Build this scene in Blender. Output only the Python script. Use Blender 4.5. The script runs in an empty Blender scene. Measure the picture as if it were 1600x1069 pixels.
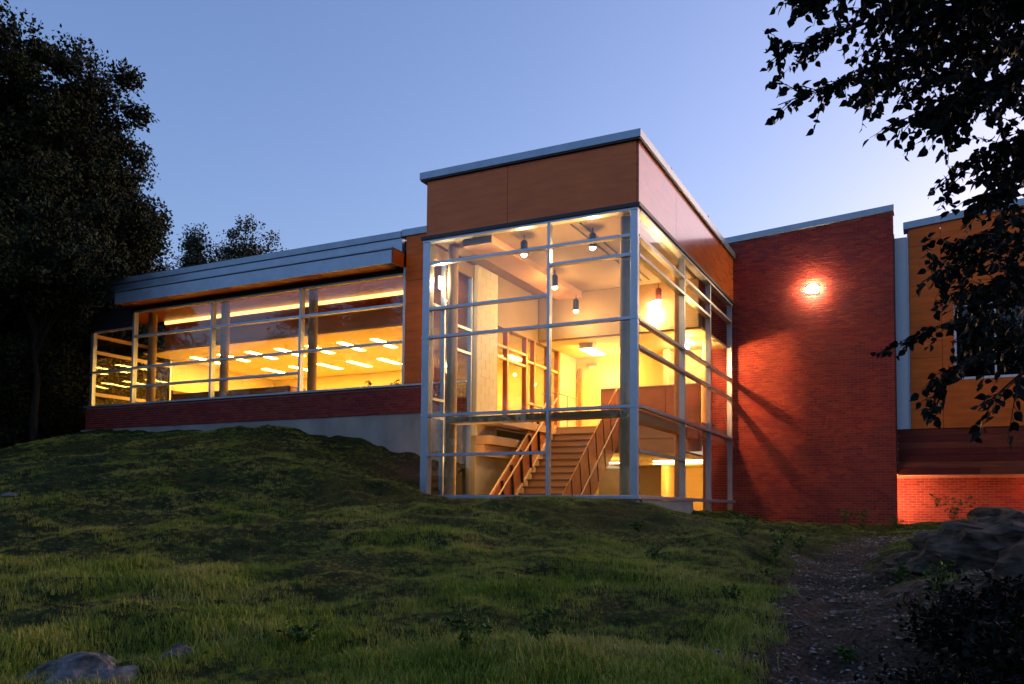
import bpy, bmesh, math, random
import numpy as np
from mathutils import Vector, Matrix, noise
random.seed(7); rng = np.random.default_rng(7)
S = bpy.context.scene
COL = S.collection
R = math.radians

# ------------------------------------------------------------------ camera
cam_d = bpy.data.cameras.new('camera'); cam = bpy.data.objects.new('camera', cam_d); COL.objects.link(cam)
F_ = Vector((-0.44932365, 0.8919065, 0.05109843)); R_ = Vector((0.89324656, 0.44947368, 0.00916482)); U_ = Vector((0.01479323, -0.04976147, 0.99865157))
CAM = Vector((4.8862654, -14.90152986, -0.26838455))
M = Matrix((R_, U_, -F_)).transposed().to_4x4(); M.translation = CAM
cam.matrix_world = M
cam_d.sensor_width = 36; cam_d.lens = 36 * 1300.7 / 1600; cam_d.shift_y = 0.1199
cam_d.clip_start = 0.1; cam_d.clip_end = 2000
S.camera = cam

# ------------------------------------------------------------------ world (dusk sky)
w = bpy.data.worlds.new('World'); S.world = w; w.use_nodes = True
nt = w.node_tree; nt.nodes.clear()
out = nt.nodes.new('ShaderNodeOutputWorld'); bg = nt.nodes.new('ShaderNodeBackground')
sky = nt.nodes.new('ShaderNodeTexSky'); sky.sky_type = 'NISHITA'; sky.sun_disc = False
SUN_EL, SUN_AZ = R(5.0), R(36)          # azimuth clockwise from +Y
sky.sun_elevation = SUN_EL; sky.sun_rotation = SUN_AZ
sky.air_density = 1.0; sky.dust_density = 3.0; sky.ozone_density = 3.0
bg.inputs['Strength'].default_value = 0.115
tn = nt.nodes.new('ShaderNodeMix'); tn.data_type = 'RGBA'; tn.blend_type = 'MULTIPLY'; tn.inputs[0].default_value = 1; tn.inputs[7].default_value = (1.06, .82, .90, 1)
nt.links.new(sky.outputs[0], tn.inputs[6]); nt.links.new(tn.outputs[2], bg.inputs[0]); nt.links.new(bg.outputs[0], out.inputs[0])
sun_d = bpy.data.lights.new('sun', 'SUN'); sun = bpy.data.objects.new('sun', sun_d); COL.objects.link(sun)
sun_d.energy = 0.15; sun_d.angle = R(25); sun_d.color = (1, .72, .55)
sd = Vector((math.sin(SUN_AZ) * math.cos(SUN_EL), math.cos(SUN_AZ) * math.cos(SUN_EL), math.sin(SUN_EL)))
sun.rotation_euler = (-sd).to_track_quat('-Z', 'Y').to_euler()

S.view_settings.view_transform = 'Standard'; S.view_settings.look = 'None'
S.view_settings.exposure = 2.4; S.view_settings.gamma = 1; S.view_settings.use_curve_mapping = False
S.render.engine = 'CYCLES'
cy = S.cycles
cy.max_bounces = 6; cy.diffuse_bounces = 3; cy.glossy_bounces = 3; cy.transmission_bounces = 2
cy.transparent_max_bounces = 32; cy.sample_clamp_indirect = 4; cy.use_denoising = True
cy.caustics_reflective = False; cy.caustics_refractive = False

# ------------------------------------------------------------------ materials
MATS = {}
def mat(name, col, rough=.6, metal=0., var=0., vscale=8., col2=None, bump=0., bscale=40., coat=0., stretch=None, spec=.5, island=0.):
    m = bpy.data.materials.new(name); m.use_nodes = True; n = m.node_tree; b = n.nodes['Principled BSDF']
    b.inputs['Roughness'].default_value = rough; b.inputs['Metallic'].default_value = metal
    b.inputs['Coat Weight'].default_value = coat; b.inputs['Coat Roughness'].default_value = .12
    b.inputs['Specular IOR Level'].default_value = spec
    c1 = (*col, 1); b.inputs['Base Color'].default_value = c1
    tc = n.nodes.new('ShaderNodeTexCoord'); mp = n.nodes.new('ShaderNodeMapping')
    n.links.new(tc.outputs['Object'], mp.inputs[0])
    if stretch: mp.inputs['Scale'].default_value = stretch
    last = None
    if var or col2:
        nz = n.nodes.new('ShaderNodeTexNoise'); nz.inputs['Scale'].default_value = vscale; nz.inputs['Detail'].default_value = 8; nz.inputs['Roughness'].default_value = .62
        n.links.new(mp.outputs[0], nz.inputs['Vector'])
        cr = n.nodes.new('ShaderNodeValToRGB'); cr.color_ramp.elements[0].position = .32; cr.color_ramp.elements[1].position = .68
        a = col2 if col2 else tuple(x * (1 - var) for x in col); z = col if col2 else tuple(min(1, x * (1 + var)) for x in col)
        cr.color_ramp.elements[0].color = (*a, 1); cr.color_ramp.elements[1].color = (*z, 1)
        n.links.new(nz.outputs[0], cr.inputs[0]); last = cr.outputs[0]
        n.links.new(last, b.inputs['Base Color'])
        rr = n.nodes.new('ShaderNodeMapRange'); rr.inputs[3].default_value = max(.03, rough - .1); rr.inputs[4].default_value = min(1, rough + .12)
        n.links.new(nz.outputs[0], rr.inputs[0]); n.links.new(rr.outputs[0], b.inputs['Roughness'])
    if island:
        g = n.nodes.new('ShaderNodeNewGeometry'); oi = n.nodes.new('ShaderNodeObjectInfo')
        ad = n.nodes.new('ShaderNodeMath'); ad.operation = 'ADD'; n.links.new(g.outputs['Random Per Island'], ad.inputs[0]); n.links.new(oi.outputs['Random'], ad.inputs[1])
        fr = n.nodes.new('ShaderNodeMath'); fr.operation = 'FRACT'; n.links.new(ad.outputs[0], fr.inputs[0])
        mr = n.nodes.new('ShaderNodeMapRange'); mr.inputs[3].default_value = 1 - island; mr.inputs[4].default_value = 1 + island
        n.links.new(fr.outputs[0], mr.inputs[0])
        hs = n.nodes.new('ShaderNodeHueSaturation'); n.links.new(mr.outputs[0], hs.inputs['Value'])
        mr2 = n.nodes.new('ShaderNodeMapRange'); mr2.inputs[3].default_value = .5 - island * .03; mr2.inputs[4].default_value = .5 + island * .03
        n.links.new(fr.outputs[0], mr2.inputs[0]); n.links.new(mr2.outputs[0], hs.inputs['Hue'])
        if last: n.links.new(last, hs.inputs['Color'])
        else: hs.inputs['Color'].default_value = c1
        n.links.new(hs.outputs[0], b.inputs['Base Color'])
    if bump:
        nb = n.nodes.new('ShaderNodeTexNoise'); nb.inputs['Scale'].default_value = bscale; nb.inputs['Detail'].default_value = 6
        n.links.new(mp.outputs[0], nb.inputs['Vector'])
        bp = n.nodes.new('ShaderNodeBump'); bp.inputs['Strength'].default_value = bump; bp.inputs['Distance'].default_value = .02
        n.links.new(nb.outputs[0], bp.inputs['Height']); n.links.new(bp.outputs[0], b.inputs['Normal'])
    MATS[name] = m
    return m
def emit(name, col, s):
    m = bpy.data.materials.new(name); m.use_nodes = True; n = m.node_tree; b = n.nodes['Principled BSDF']
    b.inputs['Base Color'].default_value = (*col, 1); b.inputs['Emission Color'].default_value = (*col, 1); b.inputs['Emission Strength'].default_value = s
    MATS[name] = m; return m
def glass(name, tint, refl=1.0):
    m = bpy.data.materials.new(name); m.use_nodes = True; n = m.node_tree; n.nodes.clear()
    o = n.nodes.new('ShaderNodeOutputMaterial'); mx = n.nodes.new('ShaderNodeMixShader'); t = n.nodes.new('ShaderNodeBsdfTransparent'); g = n.nodes.new('ShaderNodeBsdfGlossy')
    ge = n.nodes.new('ShaderNodeNewGeometry'); dt = n.nodes.new('ShaderNodeVectorMath'); dt.operation = 'DOT_PRODUCT'
    n.links.new(ge.outputs['Normal'], dt.inputs[0]); n.links.new(ge.outputs['Incoming'], dt.inputs[1])
    def mth(op, a, b_=None):
        q = n.nodes.new('ShaderNodeMath'); q.operation = op
        for i_, v_ in enumerate((a, b_)):
            if v_ is None: continue
            if isinstance(v_, (int, float)): q.inputs[i_].default_value = v_
            else: n.links.new(v_, q.inputs[i_])
        return q.outputs[0]
    sch = mth('ADD', mth('MULTIPLY', mth('POWER', mth('SUBTRACT', 1.0, mth('ABSOLUTE', dt.outputs['Value'])), 5.0), .96), .04)
    tc = n.nodes.new('ShaderNodeTexCoord'); nz = n.nodes.new('ShaderNodeTexNoise'); nz.inputs['Scale'].default_value = 1.1; nz.inputs['Detail'].default_value = 1
    n.links.new(tc.outputs['Object'], nz.inputs['Vector'])
    bp = n.nodes.new('ShaderNodeBump'); bp.inputs['Strength'].default_value = .06; bp.inputs['Distance'].default_value = .02; n.links.new(nz.outputs[0], bp.inputs['Height'])
    n.links.new(bp.outputs[0], g.inputs['Normal'])
    ml = n.nodes.new('ShaderNodeMath'); ml.operation = 'MULTIPLY'; ml.inputs[1].default_value = refl; ml.use_clamp = True
    n.links.new(sch, ml.inputs[0])
    t.inputs[0].default_value = (*tint, 1); g.inputs[0].default_value = (.95, .97, 1, 1); g.inputs['Roughness'].default_value = .015
    n.links.new(ml.outputs[0], mx.inputs[0]); n.links.new(t.outputs[0], mx.inputs[1]); n.links.new(g.outputs[0], mx.inputs[2]); n.links.new(mx.outputs[0], o.inputs[0])
    MATS[name] = m; return m

alu = mat('clear_anodised_aluminium', (.42, .45, .50), .42, .75, var=.12, vscale=3)
coping_m = mat('zinc_coping', (.26, .31, .36), .42, .7, var=.18, vscale=2.2, bump=.1, bscale=3)
metalpan = mat('zinc_cladding', (.30, .35, .41), .40, .7, var=.16, vscale=1.6, bump=.15, bscale=2)
darktrim = mat('dark_bronze_trim', (.02, .017, .018), .5)
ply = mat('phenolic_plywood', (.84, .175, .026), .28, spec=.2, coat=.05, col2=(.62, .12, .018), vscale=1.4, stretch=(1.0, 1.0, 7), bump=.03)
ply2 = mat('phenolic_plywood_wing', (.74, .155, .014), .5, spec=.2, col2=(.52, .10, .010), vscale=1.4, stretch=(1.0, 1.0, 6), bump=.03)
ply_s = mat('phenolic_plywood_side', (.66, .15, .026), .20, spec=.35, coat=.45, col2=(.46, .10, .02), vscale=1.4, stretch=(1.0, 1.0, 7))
brick_m = mat('red_clay_brick', (.27, .024, .014), .8, col2=(.17, .016, .011), vscale=1.6, bump=.3, bscale=70, island=.30)
mortar_m = mat('mortar', (.40, .17, .135), .9, var=.25, vscale=14, bump=.4, bscale=90)
conc = mat('board_marked_concrete', (.37, .34, .29), .85, col2=(.24, .225, .20), vscale=1.3, bump=.25, bscale=22, stretch=(1, 1, .5))
concwarm = mat('interior_concrete', (.36, .30, .22), .85, col2=(.28, .23, .17), vscale=1.3, bump=.15, bscale=22)
soffit_m = mat('cedar_soffit', (.36, .09, .035), .45, col2=(.24, .055, .02), vscale=2.0, stretch=(9, 1.0, 1))
cream = mat('cream_wall_paint', (.74, .60, .32), .7, var=.04, vscale=2, bump=.05)
cmu = mat('painted_block', (.66, .58, .42), .75, var=.05, vscale=4, bump=.3, bscale=60)
white_c = mat('ceiling_tile', (.82, .70, .42), .85, var=.04, vscale=20)
ceil_t = mat('tower_ceiling_paint', (.30, .20, .09), .8, var=.08, vscale=.8)
tan = mat('tan_plaster', (.52, .31, .17), .8, var=.08, vscale=1.5)
floor_m = mat('interior_floor', (.45, .34, .20), .5, var=.1)
steelcol = mat('painted_steel', (.42, .28, .15), .75, var=.1, spec=.2)
beamm = mat('painted_beam', (.55, .36, .18), .75, var=.08, spec=.2)
woodst = mat('maple_plywood_guard', (.56, .20, .06), .35, coat=.15, col2=(.46, .15, .045), vscale=1.2, stretch=(1, 1, 5))
stepm = mat('stair_wood', (.50, .27, .12), .45, col2=(.40, .20, .08), vscale=1.5, stretch=(1, 5, 5))
stepdark = mat('stair_tread_painted_shadow', (.16, .075, .035), .6)  # treads coloured dark to paint in the shadow line beneath each nosing
railm = mat('rail_maple', (.66, .44, .24), .35, var=.1)
blackm = mat('black_steel', (.012, .012, .012), .45)
board_m = mat('stained_cedar_board', (.20, .034, .018), .7, spec=.2, col2=(.10, .018, .012), vscale=2, stretch=(.7, 1, 9), island=.35, bump=.2)
deskm = mat('desk_laminate', (.36, .14, .05), .5, var=.15)
whitem = mat('white_metal', (.62, .64, .66), .45, var=.06)
bark = mat('bark', (.028, .022, .017), .95, spec=.1, col2=(.014, .011, .009), vscale=7, bump=.8, bscale=22, stretch=(1, 1, .25))
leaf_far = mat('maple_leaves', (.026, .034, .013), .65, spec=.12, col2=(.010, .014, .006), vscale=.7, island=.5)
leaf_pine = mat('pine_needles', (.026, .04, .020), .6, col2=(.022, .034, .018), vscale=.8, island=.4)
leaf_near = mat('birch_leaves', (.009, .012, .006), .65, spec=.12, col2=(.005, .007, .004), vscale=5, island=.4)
leaf_weed = mat('weed_leaves', (.07, .12, .018), .65, spec=.2, col2=(.04, .07, .012), vscale=9, island=.45)
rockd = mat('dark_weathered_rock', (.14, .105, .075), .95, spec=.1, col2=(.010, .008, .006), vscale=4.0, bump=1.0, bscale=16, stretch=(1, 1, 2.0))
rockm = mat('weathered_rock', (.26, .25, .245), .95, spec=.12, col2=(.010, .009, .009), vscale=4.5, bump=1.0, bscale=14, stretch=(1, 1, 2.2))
gravel_m = mat('gravel', (.30, .25, .205), .9, col2=(.06, .047, .04), vscale=3, island=.6)
litter_m = mat('fallen_leaves', (.17, .085, .04), .8, col2=(.09, .05, .03), vscale=3, island=.6)
glass_t = glass('tower_glass', (.95, .96, .94), .8)
glass_l = glass('library_glass', (.92, .92, .86), 1.0)
glass_w = glass('dark_window_glass', (.06, .08, .09), 1.2)
em_cove = emit('cove_light_strip', (1, .55, .14), .9)
WARM = (1.0, .49, .11)
em_fix = emit('fluorescent_lens', (1, .60, .12), 19)
em_fix2 = emit('lower_level_lens', (1, .62, .22), 5)
em_pen = emit('pendant_lamp', (1, .78, .45), 120)
em_wall = emit('wall_lamp_lens', (1, .74, .42), 60)

# ------------------------------------------------------------------ mesh helpers
def box(bm, x0, x1, y0, y1, z0, z1):
    vs = [bm.verts.new(p) for p in ((x0,y0,z0),(x1,y0,z0),(x1,y1,z0),(x0,y1,z0),(x0,y0,z1),(x1,y0,z1),(x1,y1,z1),(x0,y1,z1))]
    for f in ((3,2,1,0),(4,5,6,7),(0,1,5,4),(1,2,6,5),(2,3,7,6),(3,0,4,7)): bm.faces.new([vs[i] for i in f])
    return vs
def prism(bm, pts, axis, a, b):      # pts 2-D outline, extruded along axis from a to b
    def q(p, t):
        if axis == 'x': return (t, p[0], p[1])
        if axis == 'y': return (p[0], t, p[1])
        return (p[0], p[1], t)
    A = [bm.verts.new(q(p, a)) for p in pts]; B = [bm.verts.new(q(p, b)) for p in pts]
    n = len(pts)
    for i in range(n): bm.faces.new((A[i], A[(i+1) % n], B[(i+1) % n], B[i]))
    bm.faces.new(A[::-1]); bm.faces.new(B)
def tube(bm, path, rad, seg=8, cap=True):
    rings = []
    up = Vector((0, 0, 1))
    for i, p in enumerate(path):
        p = Vector(p); a = Vector(path[max(0, i-1)]); b = Vector(path[min(len(path)-1, i+1)])
        d = (b - a).normalized(); s = d.cross(up if abs(d.z) < .95 else Vector((1, 0, 0))).normalized(); t = s.cross(d)
        r = rad[i] if hasattr(rad, '__len__') else rad
        rings.append([bm.verts.new(p + (s*math.cos(2*math.pi*k/seg) + t*math.sin(2*math.pi*k/seg))*r) for k in range(seg)])
    for A, B in zip(rings, rings[1:]):
        for k in range(seg): bm.faces.new((A[k], A[(k+1) % seg], B[(k+1) % seg], B[k]))
    if cap:
        bm.faces.new(rings[0][::-1]); bm.faces.new(rings[-1])
def put(name, bm, m, parent=None, bevel=0., smooth=False):
    bmesh.ops.recalc_face_normals(bm, faces=bm.faces)
    if bevel:
        bmesh.ops.bevel(bm, geom=[e for e in bm.edges if len(e.link_faces) == 2 and e.calc_face_angle(0) > .5], offset=bevel, segments=1, affect='EDGES')
    me = bpy.data.meshes.new(name); bm.to_mesh(me); bm.free()
    if smooth: me.shade_smooth()
    me.materials.append(m); o = bpy.data.objects.new(name, me); COL.objects.link(o)
    if parent: o.parent = parent
    return o
def B(name, m, parent, *a, bevel=0., label=None):      # one box as one object
    bm = bmesh.new(); box(bm, *a); o = put(name, bm, m, parent, bevel)
    if label: o['label'] = label
    return o
def npmesh(name, V, Fc, m, parent=None, smooth=False):
    me = bpy.data.meshes.new(name); V = np.asarray(V, np.float32); Fc = np.asarray(Fc, np.int32)
    me.vertices.add(len(V)); me.vertices.foreach_set('co', V.ravel())
    k = Fc.shape[1]; me.loops.add(Fc.size); me.loops.foreach_set('vertex_index', Fc.ravel())
    me.polygons.add(len(Fc)); me.polygons.foreach_set('loop_start', np.arange(0, Fc.size, k, dtype=np.int32))
    me.update(calc_edges=True)
    me.shade_smooth() if smooth else me.shade_flat()
    me.materials.append(m); o = bpy.data.objects.new(name, me); COL.objects.link(o)
    if parent: o.parent = parent
    return o
def thing(name, label, cat, loc=(0, 0, 0), rz=0., group=None):
    o = bpy.data.objects.new(name, None); COL.objects.link(o); o.location = loc; o.rotation_euler = (0, 0, rz); o.empty_display_size = .2
    tag(o, label, cat, group); return o
def tag(o, label, cat, group=None, kind=None):
    if label: o['label'] = label
    if cat: o['category'] = cat
    if group: o['group'] = group
    if kind: o['kind'] = kind
    return o
def copy_tree(o, parent=None):
    c = o.copy(); COL.objects.link(c)
    if parent: c.parent = parent
    for ch in list(o.children): copy_tree(ch, c)
    return c
def lamp(name, loc, e, size, col=WARM, kind='POINT', rot=None, sy=None, spot=None):
    d = bpy.data.lights.new(name, kind); o = bpy.data.objects.new(name, d); COL.objects.link(o); d.energy = e; d.color = col
    if kind == 'AREA':
        d.size = size
        if sy: d.shape = 'RECTANGLE'; d.size_y = sy
    else: d.shadow_soft_size = size
    if spot: d.spot_size = spot; d.spot_blend = .6
    o.location = loc
    if rot: o.rotation_euler = rot
    return o

# ------------------------------------------------------------------ terrain
CP = [(-0.11,-11.53,-1.4),(1.1,-10.91,-1.39),(2.62,-10.38,-1.33),(3.82,-9.77,-1.32),(4.42,-9.24,-1.36),(5.8,-8.6,-1.05),(-3.5,-8.99,-1.05),(-1.65,-8.06,-1.03),(0.41,-7.47,-.98),(2.19,-6.58,-.98),(3.89,-5.04,-1.06),(5.7,-6.1,-.86),
(-8.14,-5.77,-.2),(-5.26,-4.32,-.17),(-1.86,-3.72,-.35),(0.51,-5.31,-.72),(2.47,-3.2,-.74),(3.54,-1.52,-.96),(5.0,-.9,-.68),(2.69,1.4,-.72),(-16.3,-1.0,1.25),(-15.1,-2.6,.71),(-8.14,-1.35,.97),(-10.82,-1.59,1.01),(-5.36,-1.6,.37),(-4.75,-.94,.05),
(5.85,.73,-.5),(4.47,3.97,-.70),(6.67,6.18,-.38),(-18.4,1.9,1.82),(-15.1,1.9,1.80),(-11.85,1.9,1.80),(-10.27,1.9,1.72),(-9.19,1.9,1.56),(-8.36,1.9,1.49),(-7.17,1.9,1.18),(-6.14,1.9,.85),(-5.0,1.6,.55),(-5.0,.4,.05),
(-4.64,-.3,-.12),(-2.12,-.3,-.11),(.05,-.3,-.17),(.3,2,-.40),(.3,4,-.47),(.3,8.3,-.47),(1.75,8.2,-.66),(4.08,8.3,-.74),(4.6,10,-.78),(8,10,-.6),(4.9,-14.9,-1.85),(0,-16,-2.0),(10,-15,-1.6),(9,-6,-.6),(10,2,-.4),(-10,-12,-.8),(-18,-8,-.2),(-25,-4,.2),(-25,4,.35),(-20.5,4,1.15),(-30,15,.8),(-21,0,.75),(-19.2,1.0,1.35),(-10,20,1.5),(10,20,-.5),(20,5,-.3)]
CP = np.array(CP)
def tpsU(r2): return np.where(r2 > 1e-9, r2 * np.log(r2 + 1e-12), 0)
n_ = len(CP); d2 = ((CP[:, None, :2] - CP[None, :, :2]) ** 2).sum(-1)
A_ = np.zeros((n_+3, n_+3)); A_[:n_, :n_] = tpsU(d2) + np.eye(n_) * .02; A_[:n_, n_] = 1; A_[:n_, n_+1:] = CP[:, :2]; A_[n_:, :n_] = A_[:n_, n_:].T
W_ = np.linalg.solve(A_, np.r_[CP[:, 2], 0, 0, 0])
PATH = np.array([(4.9,-13.),(4.7,-11.),(4.5,-9.4),(4.25,-8.),(4.05,-6.5),(3.95,-5.),(3.75,-3.5),(3.6,-2.),(3.8,-.5),(4.3,1.2),(4.6,3.2)])
def pathdist(X, Y):
    d = np.full(X.shape, 1e9)
    for a, b in zip(PATH, PATH[1:]):
        ab = b - a; t = np.clip(((X-a[0])*ab[0] + (Y-a[1])*ab[1]) / (ab @ ab), 0, 1)
        d = np.minimum(d, np.hypot(X-a[0]-t*ab[0], Y-a[1]-t*ab[1]))
    return d
_g = rng.random((6, 64, 64))
def vnoise(X, Y, s, k):
    x = X * s + 1000; y = Y * s + 1000; i = np.floor(x).astype(int); j = np.floor(y).astype(int); fx = x - i; fy = y - j
    fx = fx*fx*(3-2*fx); fy = fy*fy*(3-2*fy); g = _g[k]
    return (g[i%64, j%64]*(1-fx)*(1-fy) + g[(i+1)%64, j%64]*fx*(1-fy) + g[i%64, (j+1)%64]*(1-fx)*fy + g[(i+1)%64, (j+1)%64]*fx*fy) - .5
def ground_z(X, Y):
    X = np.asarray(X, float); Y = np.asarray(Y, float); sh = X.shape; x = X.ravel(); y = Y.ravel()
    xc = np.clip(x, -32, 22); yc = np.clip(y, -18, 24)
    z = np.full(x.shape, W_[n_]) + W_[n_+1]*xc + W_[n_+2]*yc
    for k in range(n_): z += W_[k] * tpsU((xc-CP[k, 0])**2 + (yc-CP[k, 1])**2)
    amp = np.clip(np.minimum(np.abs(y + .0) / 3 + .25, 1), 0, 1)
    z += amp * (.20*vnoise(x, y, .7, 0) + .16*vnoise(x, y, 1.9, 1) + .10*vnoise(x, y, 4.3, 2)) + .018*vnoise(x, y, 11, 3)
    pdn = pathdist(x, y); z -= .10 * np.exp(-(pdn/.7)**2) * (y < 4)
    return z.reshape(sh)
def axis(a, b, fine, far):
    c = list(np.arange(a, b, fine)); s = fine; v = a
    while v > -far: s *= 1.25; v -= s; c.insert(0, v)
    s = fine; v = c[-1]
    while v < far: s *= 1.25; v += s; c.append(v)
    return np.array(c)
gx = axis(-22, 9.0, .11, 600); gy = axis(-14.5, 11.5, .11, 600)
GX, GY = np.meshgrid(gx, gy, indexing='ij'); GZ = ground_z(GX, GY)
nx, ny = GX.shape; idx = np.arange(nx*ny).reshape(nx, ny)
Q = np.stack([idx[:-1, :-1], idx[1:, :-1], idx[1:, 1:], idx[:-1, 1:]], -1).reshape(-1, 4)
cx_ = (GX[:-1, :-1] + GX[1:, 1:]).ravel()/2; cy_ = (GY[:-1, :-1] + GY[1:, 1:]).ravel()/2
inside = ((cx_ > -4.68) & (cx_ < -.12) & (cy_ > .12) & (cy_ < 14)) | ((cx_ > -18.0) & (cx_ < -4.5) & (cy_ > 2.15) & (cy_ < 14)) | ((cx_ > -.2) & (cx_ < 4.0) & (cy_ > 8.6) & (cy_ < 14)) | ((cx_ > 3.9) & (cx_ < 14) & (cy_ > 10.4) & (cy_ < 14))
Q = Q[~inside]
def ground_material():
    m = bpy.data.materials.new('grassy_soil'); m.use_nodes = True; n = m.node_tree; b = n.nodes['Principled BSDF']; b.inputs['Roughness'].default_value = .95
    b.inputs['Specular IOR Level'].default_value = .1
    tc = n.nodes.new('ShaderNodeTexCoord')
    def nz(s, d=8):
        q = n.nodes.new('ShaderNodeTexNoise'); q.inputs['Scale'].default_value = s; q.inputs['Detail'].default_value = d; n.links.new(tc.outputs['Object'], q.inputs['Vector']); return q
    def ramp(a, c1, c2, p1=.35, p2=.65):
        r = n.nodes.new('ShaderNodeValToRGB'); r.color_ramp.elements[0].position = p1; r.color_ramp.elements[1].position = p2
        r.color_ramp.elements[0].color = (*c1, 1); r.color_ramp.elements[1].color = (*c2, 1); n.links.new(a, r.inputs[0]); return r
    g = ramp(nz(5).outputs[0], (.010, .014, .004), (.035, .045, .010))
    d = ramp(nz(26).outputs[0], (.022, .015, .010), (.075, .052, .036))
    at = n.nodes.new('ShaderNodeAttribute'); at.attribute_name = 'dirt'
    mx = n.nodes.new('ShaderNodeMix'); mx.data_type = 'RGBA'
    n.links.new(at.outputs['Fac'], mx.inputs[0]); n.links.new(g.outputs[0], mx.inputs[6]); n.links.new(d.outputs[0], mx.inputs[7]); n.links.new(mx.outputs[2], b.inputs['Base Color'])
    bp = n.nodes.new('ShaderNodeBump'); bp.inputs['Strength'].default_value = .9; bp.inputs['Distance'].default_value = .03
    n.links.new(nz(30).outputs[0], bp.inputs['Height']); n.links.new(bp.outputs[0], b.inputs['Normal'])
    return m
ground = npmesh('ground', np.stack([GX, GY, GZ], -1).reshape(-1, 3), Q, ground_material(), smooth=True); ground['kind'] = 'structure'
def dirt_mask(X, Y):
    e = .25*vnoise(X, Y, 2.5, 1)+.2*vnoise(X, Y, 7, 2)
    wid = np.clip(.55 + (-(Y) - 2)*.03, .5, .95)
    a = np.clip((wid - pathdist(X, Y) + e) / .25, 0, 1)
    b = np.clip(1.2 - np.hypot((X+5.6)/1.5, (Y-1.2)/1.0) + e*1.5, 0, 1)          # bare slope beside the tower
    c = np.clip((X - 4.6 + .25*vnoise(X, Y, 1.3, 4)*3)/.5, 0, 1) * np.clip((3-Y)/1., 0, 1) * .8 * np.clip((Y+14)/2, 0, 1)
    return np.clip(np.maximum(np.maximum(a, b), c), 0, 1)
dm = dirt_mask(GX, GY).ravel()
at = ground.data.attributes.new('dirt', 'FLOAT', 'POINT'); at.data.foreach_set('value', dm.astype(np.float32))
dist = np.hypot(GX - CAM.x, GY - CAM.y).ravel()
fwdx, fwdy = F_.x, F_.y
fd = (GX.ravel()-CAM.x)*fwdx + (GY.ravel()-CAM.y)*fwdy; lat = (GX.ravel()-CAM.x)*R_.x + (GY.ravel()-CAM.y)*R_.y
vis = (fd > 1.5) & (np.abs(lat) < fd*.72 + 2) & (GX.ravel() > -24) & (GX.ravel() < 10) & (GY.ravel() < 9)
patch = np.clip(1 + 1.5*vnoise(GX, GY, .9, 4).ravel() + .9*vnoise(GX, GY, 3.1, 5).ravel(), .5, 2)
dens = np.where(vis, np.clip(5200/np.maximum(dist, 2)**1.5, 70, 560), 0) * np.clip(1 - 1.25*dm + .5*vnoise(GX, GY, 5.3, 0).ravel(), 0.0, 1) * patch
at = ground.data.attributes.new('grass_density', 'FLOAT', 'POINT'); at.data.foreach_set('value', dens.astype(np.float32))
hh = .72*np.clip(.85 + 1.6*vnoise(GX, GY, 1.1, 0).ravel() + 1.0*vnoise(GX, GY, 3.7, 3).ravel(), .35, 2.0) * np.interp(GY.ravel(), [-10.5, -6, -2], [1.12, .78, .62])
at = ground.data.attributes.new('grass_height', 'FLOAT', 'POINT'); at.data.foreach_set('value', hh.astype(np.float32))

# ------------------------------------------------------------------ library wing (left)
LY = 2.0
lib = thing('library_wing', 'long low glazed wing with brick base and grey canopy left of the glass tower', 'building')
B('concrete_base', conc, lib, -18.6, -4.83, LY+.03, LY+.3, -2.6, 2.0)
bm = bmesh.new(); box(bm, -18.35, -4.83, LY+.008, LY+.3, 2.003, 2.66); put('brick_band_core', bm, mortar_m, lib)
def brick_field(parent, x0, x1, yf, z0, ztop, n_single, skip=None, label=None):
    L, H, J = .194, .0575, .0102
    items = []
    z = z0; row = 0
    while True:
        if z + H > (ztop(x1) if callable(ztop) else ztop) + .001 and z + H > (ztop(x0) if callable(ztop) else ztop) + .001: break
        x = x0 - (L+J)/2 * (row % 2)
        while x < x1 - .02:
            a = max(x, x0); b_ = min(x+L, x1)
            zt = (ztop((a+b_)/2) if callable(ztop) else ztop)
            if b_ - a > .03 and z + H <= zt + .02: items.append((a, b_, z, min(z+H, zt), row))
            x += L + J
        z += H + J; row += 1
    items.sort(key=lambda t: (Vector(((t[0]+t[1])/2, yf, t[2])) - CAM).length)
    single = [t for t in items if abs(t[1]-t[0]-L) < 1e-6 and abs(t[3]-t[2]-H) < 1e-6][:n_single]
    ss = set(id(t) for t in single)
    bm = bmesh.new(); box(bm, 0, L, 0, .03, 0, H)
    bmesh.ops.recalc_face_normals(bm, faces=bm.faces)
    me = bpy.data.meshes.new('brick'); bm.to_mesh(me); bm.free(); me.materials.append(brick_m)
    for t in single:
        o = bpy.data.objects.new('brick', me); COL.objects.link(o); o.parent = parent; o.location = (t[0], yf - .004 + random.uniform(-.0025, .0015), t[2])
    V = []; Fq = []
    for t in items:
        if id(t) in ss: continue
        y0 = yf - .004 + random.uniform(-.0025, .0015); y1 = yf + .02; k = len(V)
        V += [(t[0],y0,t[2]),(t[1],y0,t[2]),(t[1],y0,t[3]),(t[0],y0,t[3]),(t[0],y1,t[2]),(t[1],y1,t[2]),(t[1],y1,t[3]),(t[0],y1,t[3])]
        Fq += [(k,k+1,k+2,k+3),(k+3,k+2,k+6,k+7),(k+1,k,k+4,k+5),(k,k+3,k+7,k+4),(k+2,k+1,k+5,k+6)]
    if V:
        o = npmesh('bricks', V, Fq, brick_m, parent); o['kind'] = 'stuff'
brick_field(lib, -18.35, -4.84, LY, 2.01, 2.66, 300)
B('sill', alu, lib, -18.42, -6.66, LY-.06, LY+.14, 2.665, 2.72, bevel=.006)
B('sill', alu, lib, -6.655, -4.84, LY-.045, LY+.14, 2.665, 2.715, bevel=.006)
mx_l = [-16.32, -13.13, -9.92]
ZT = 5.44
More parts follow.
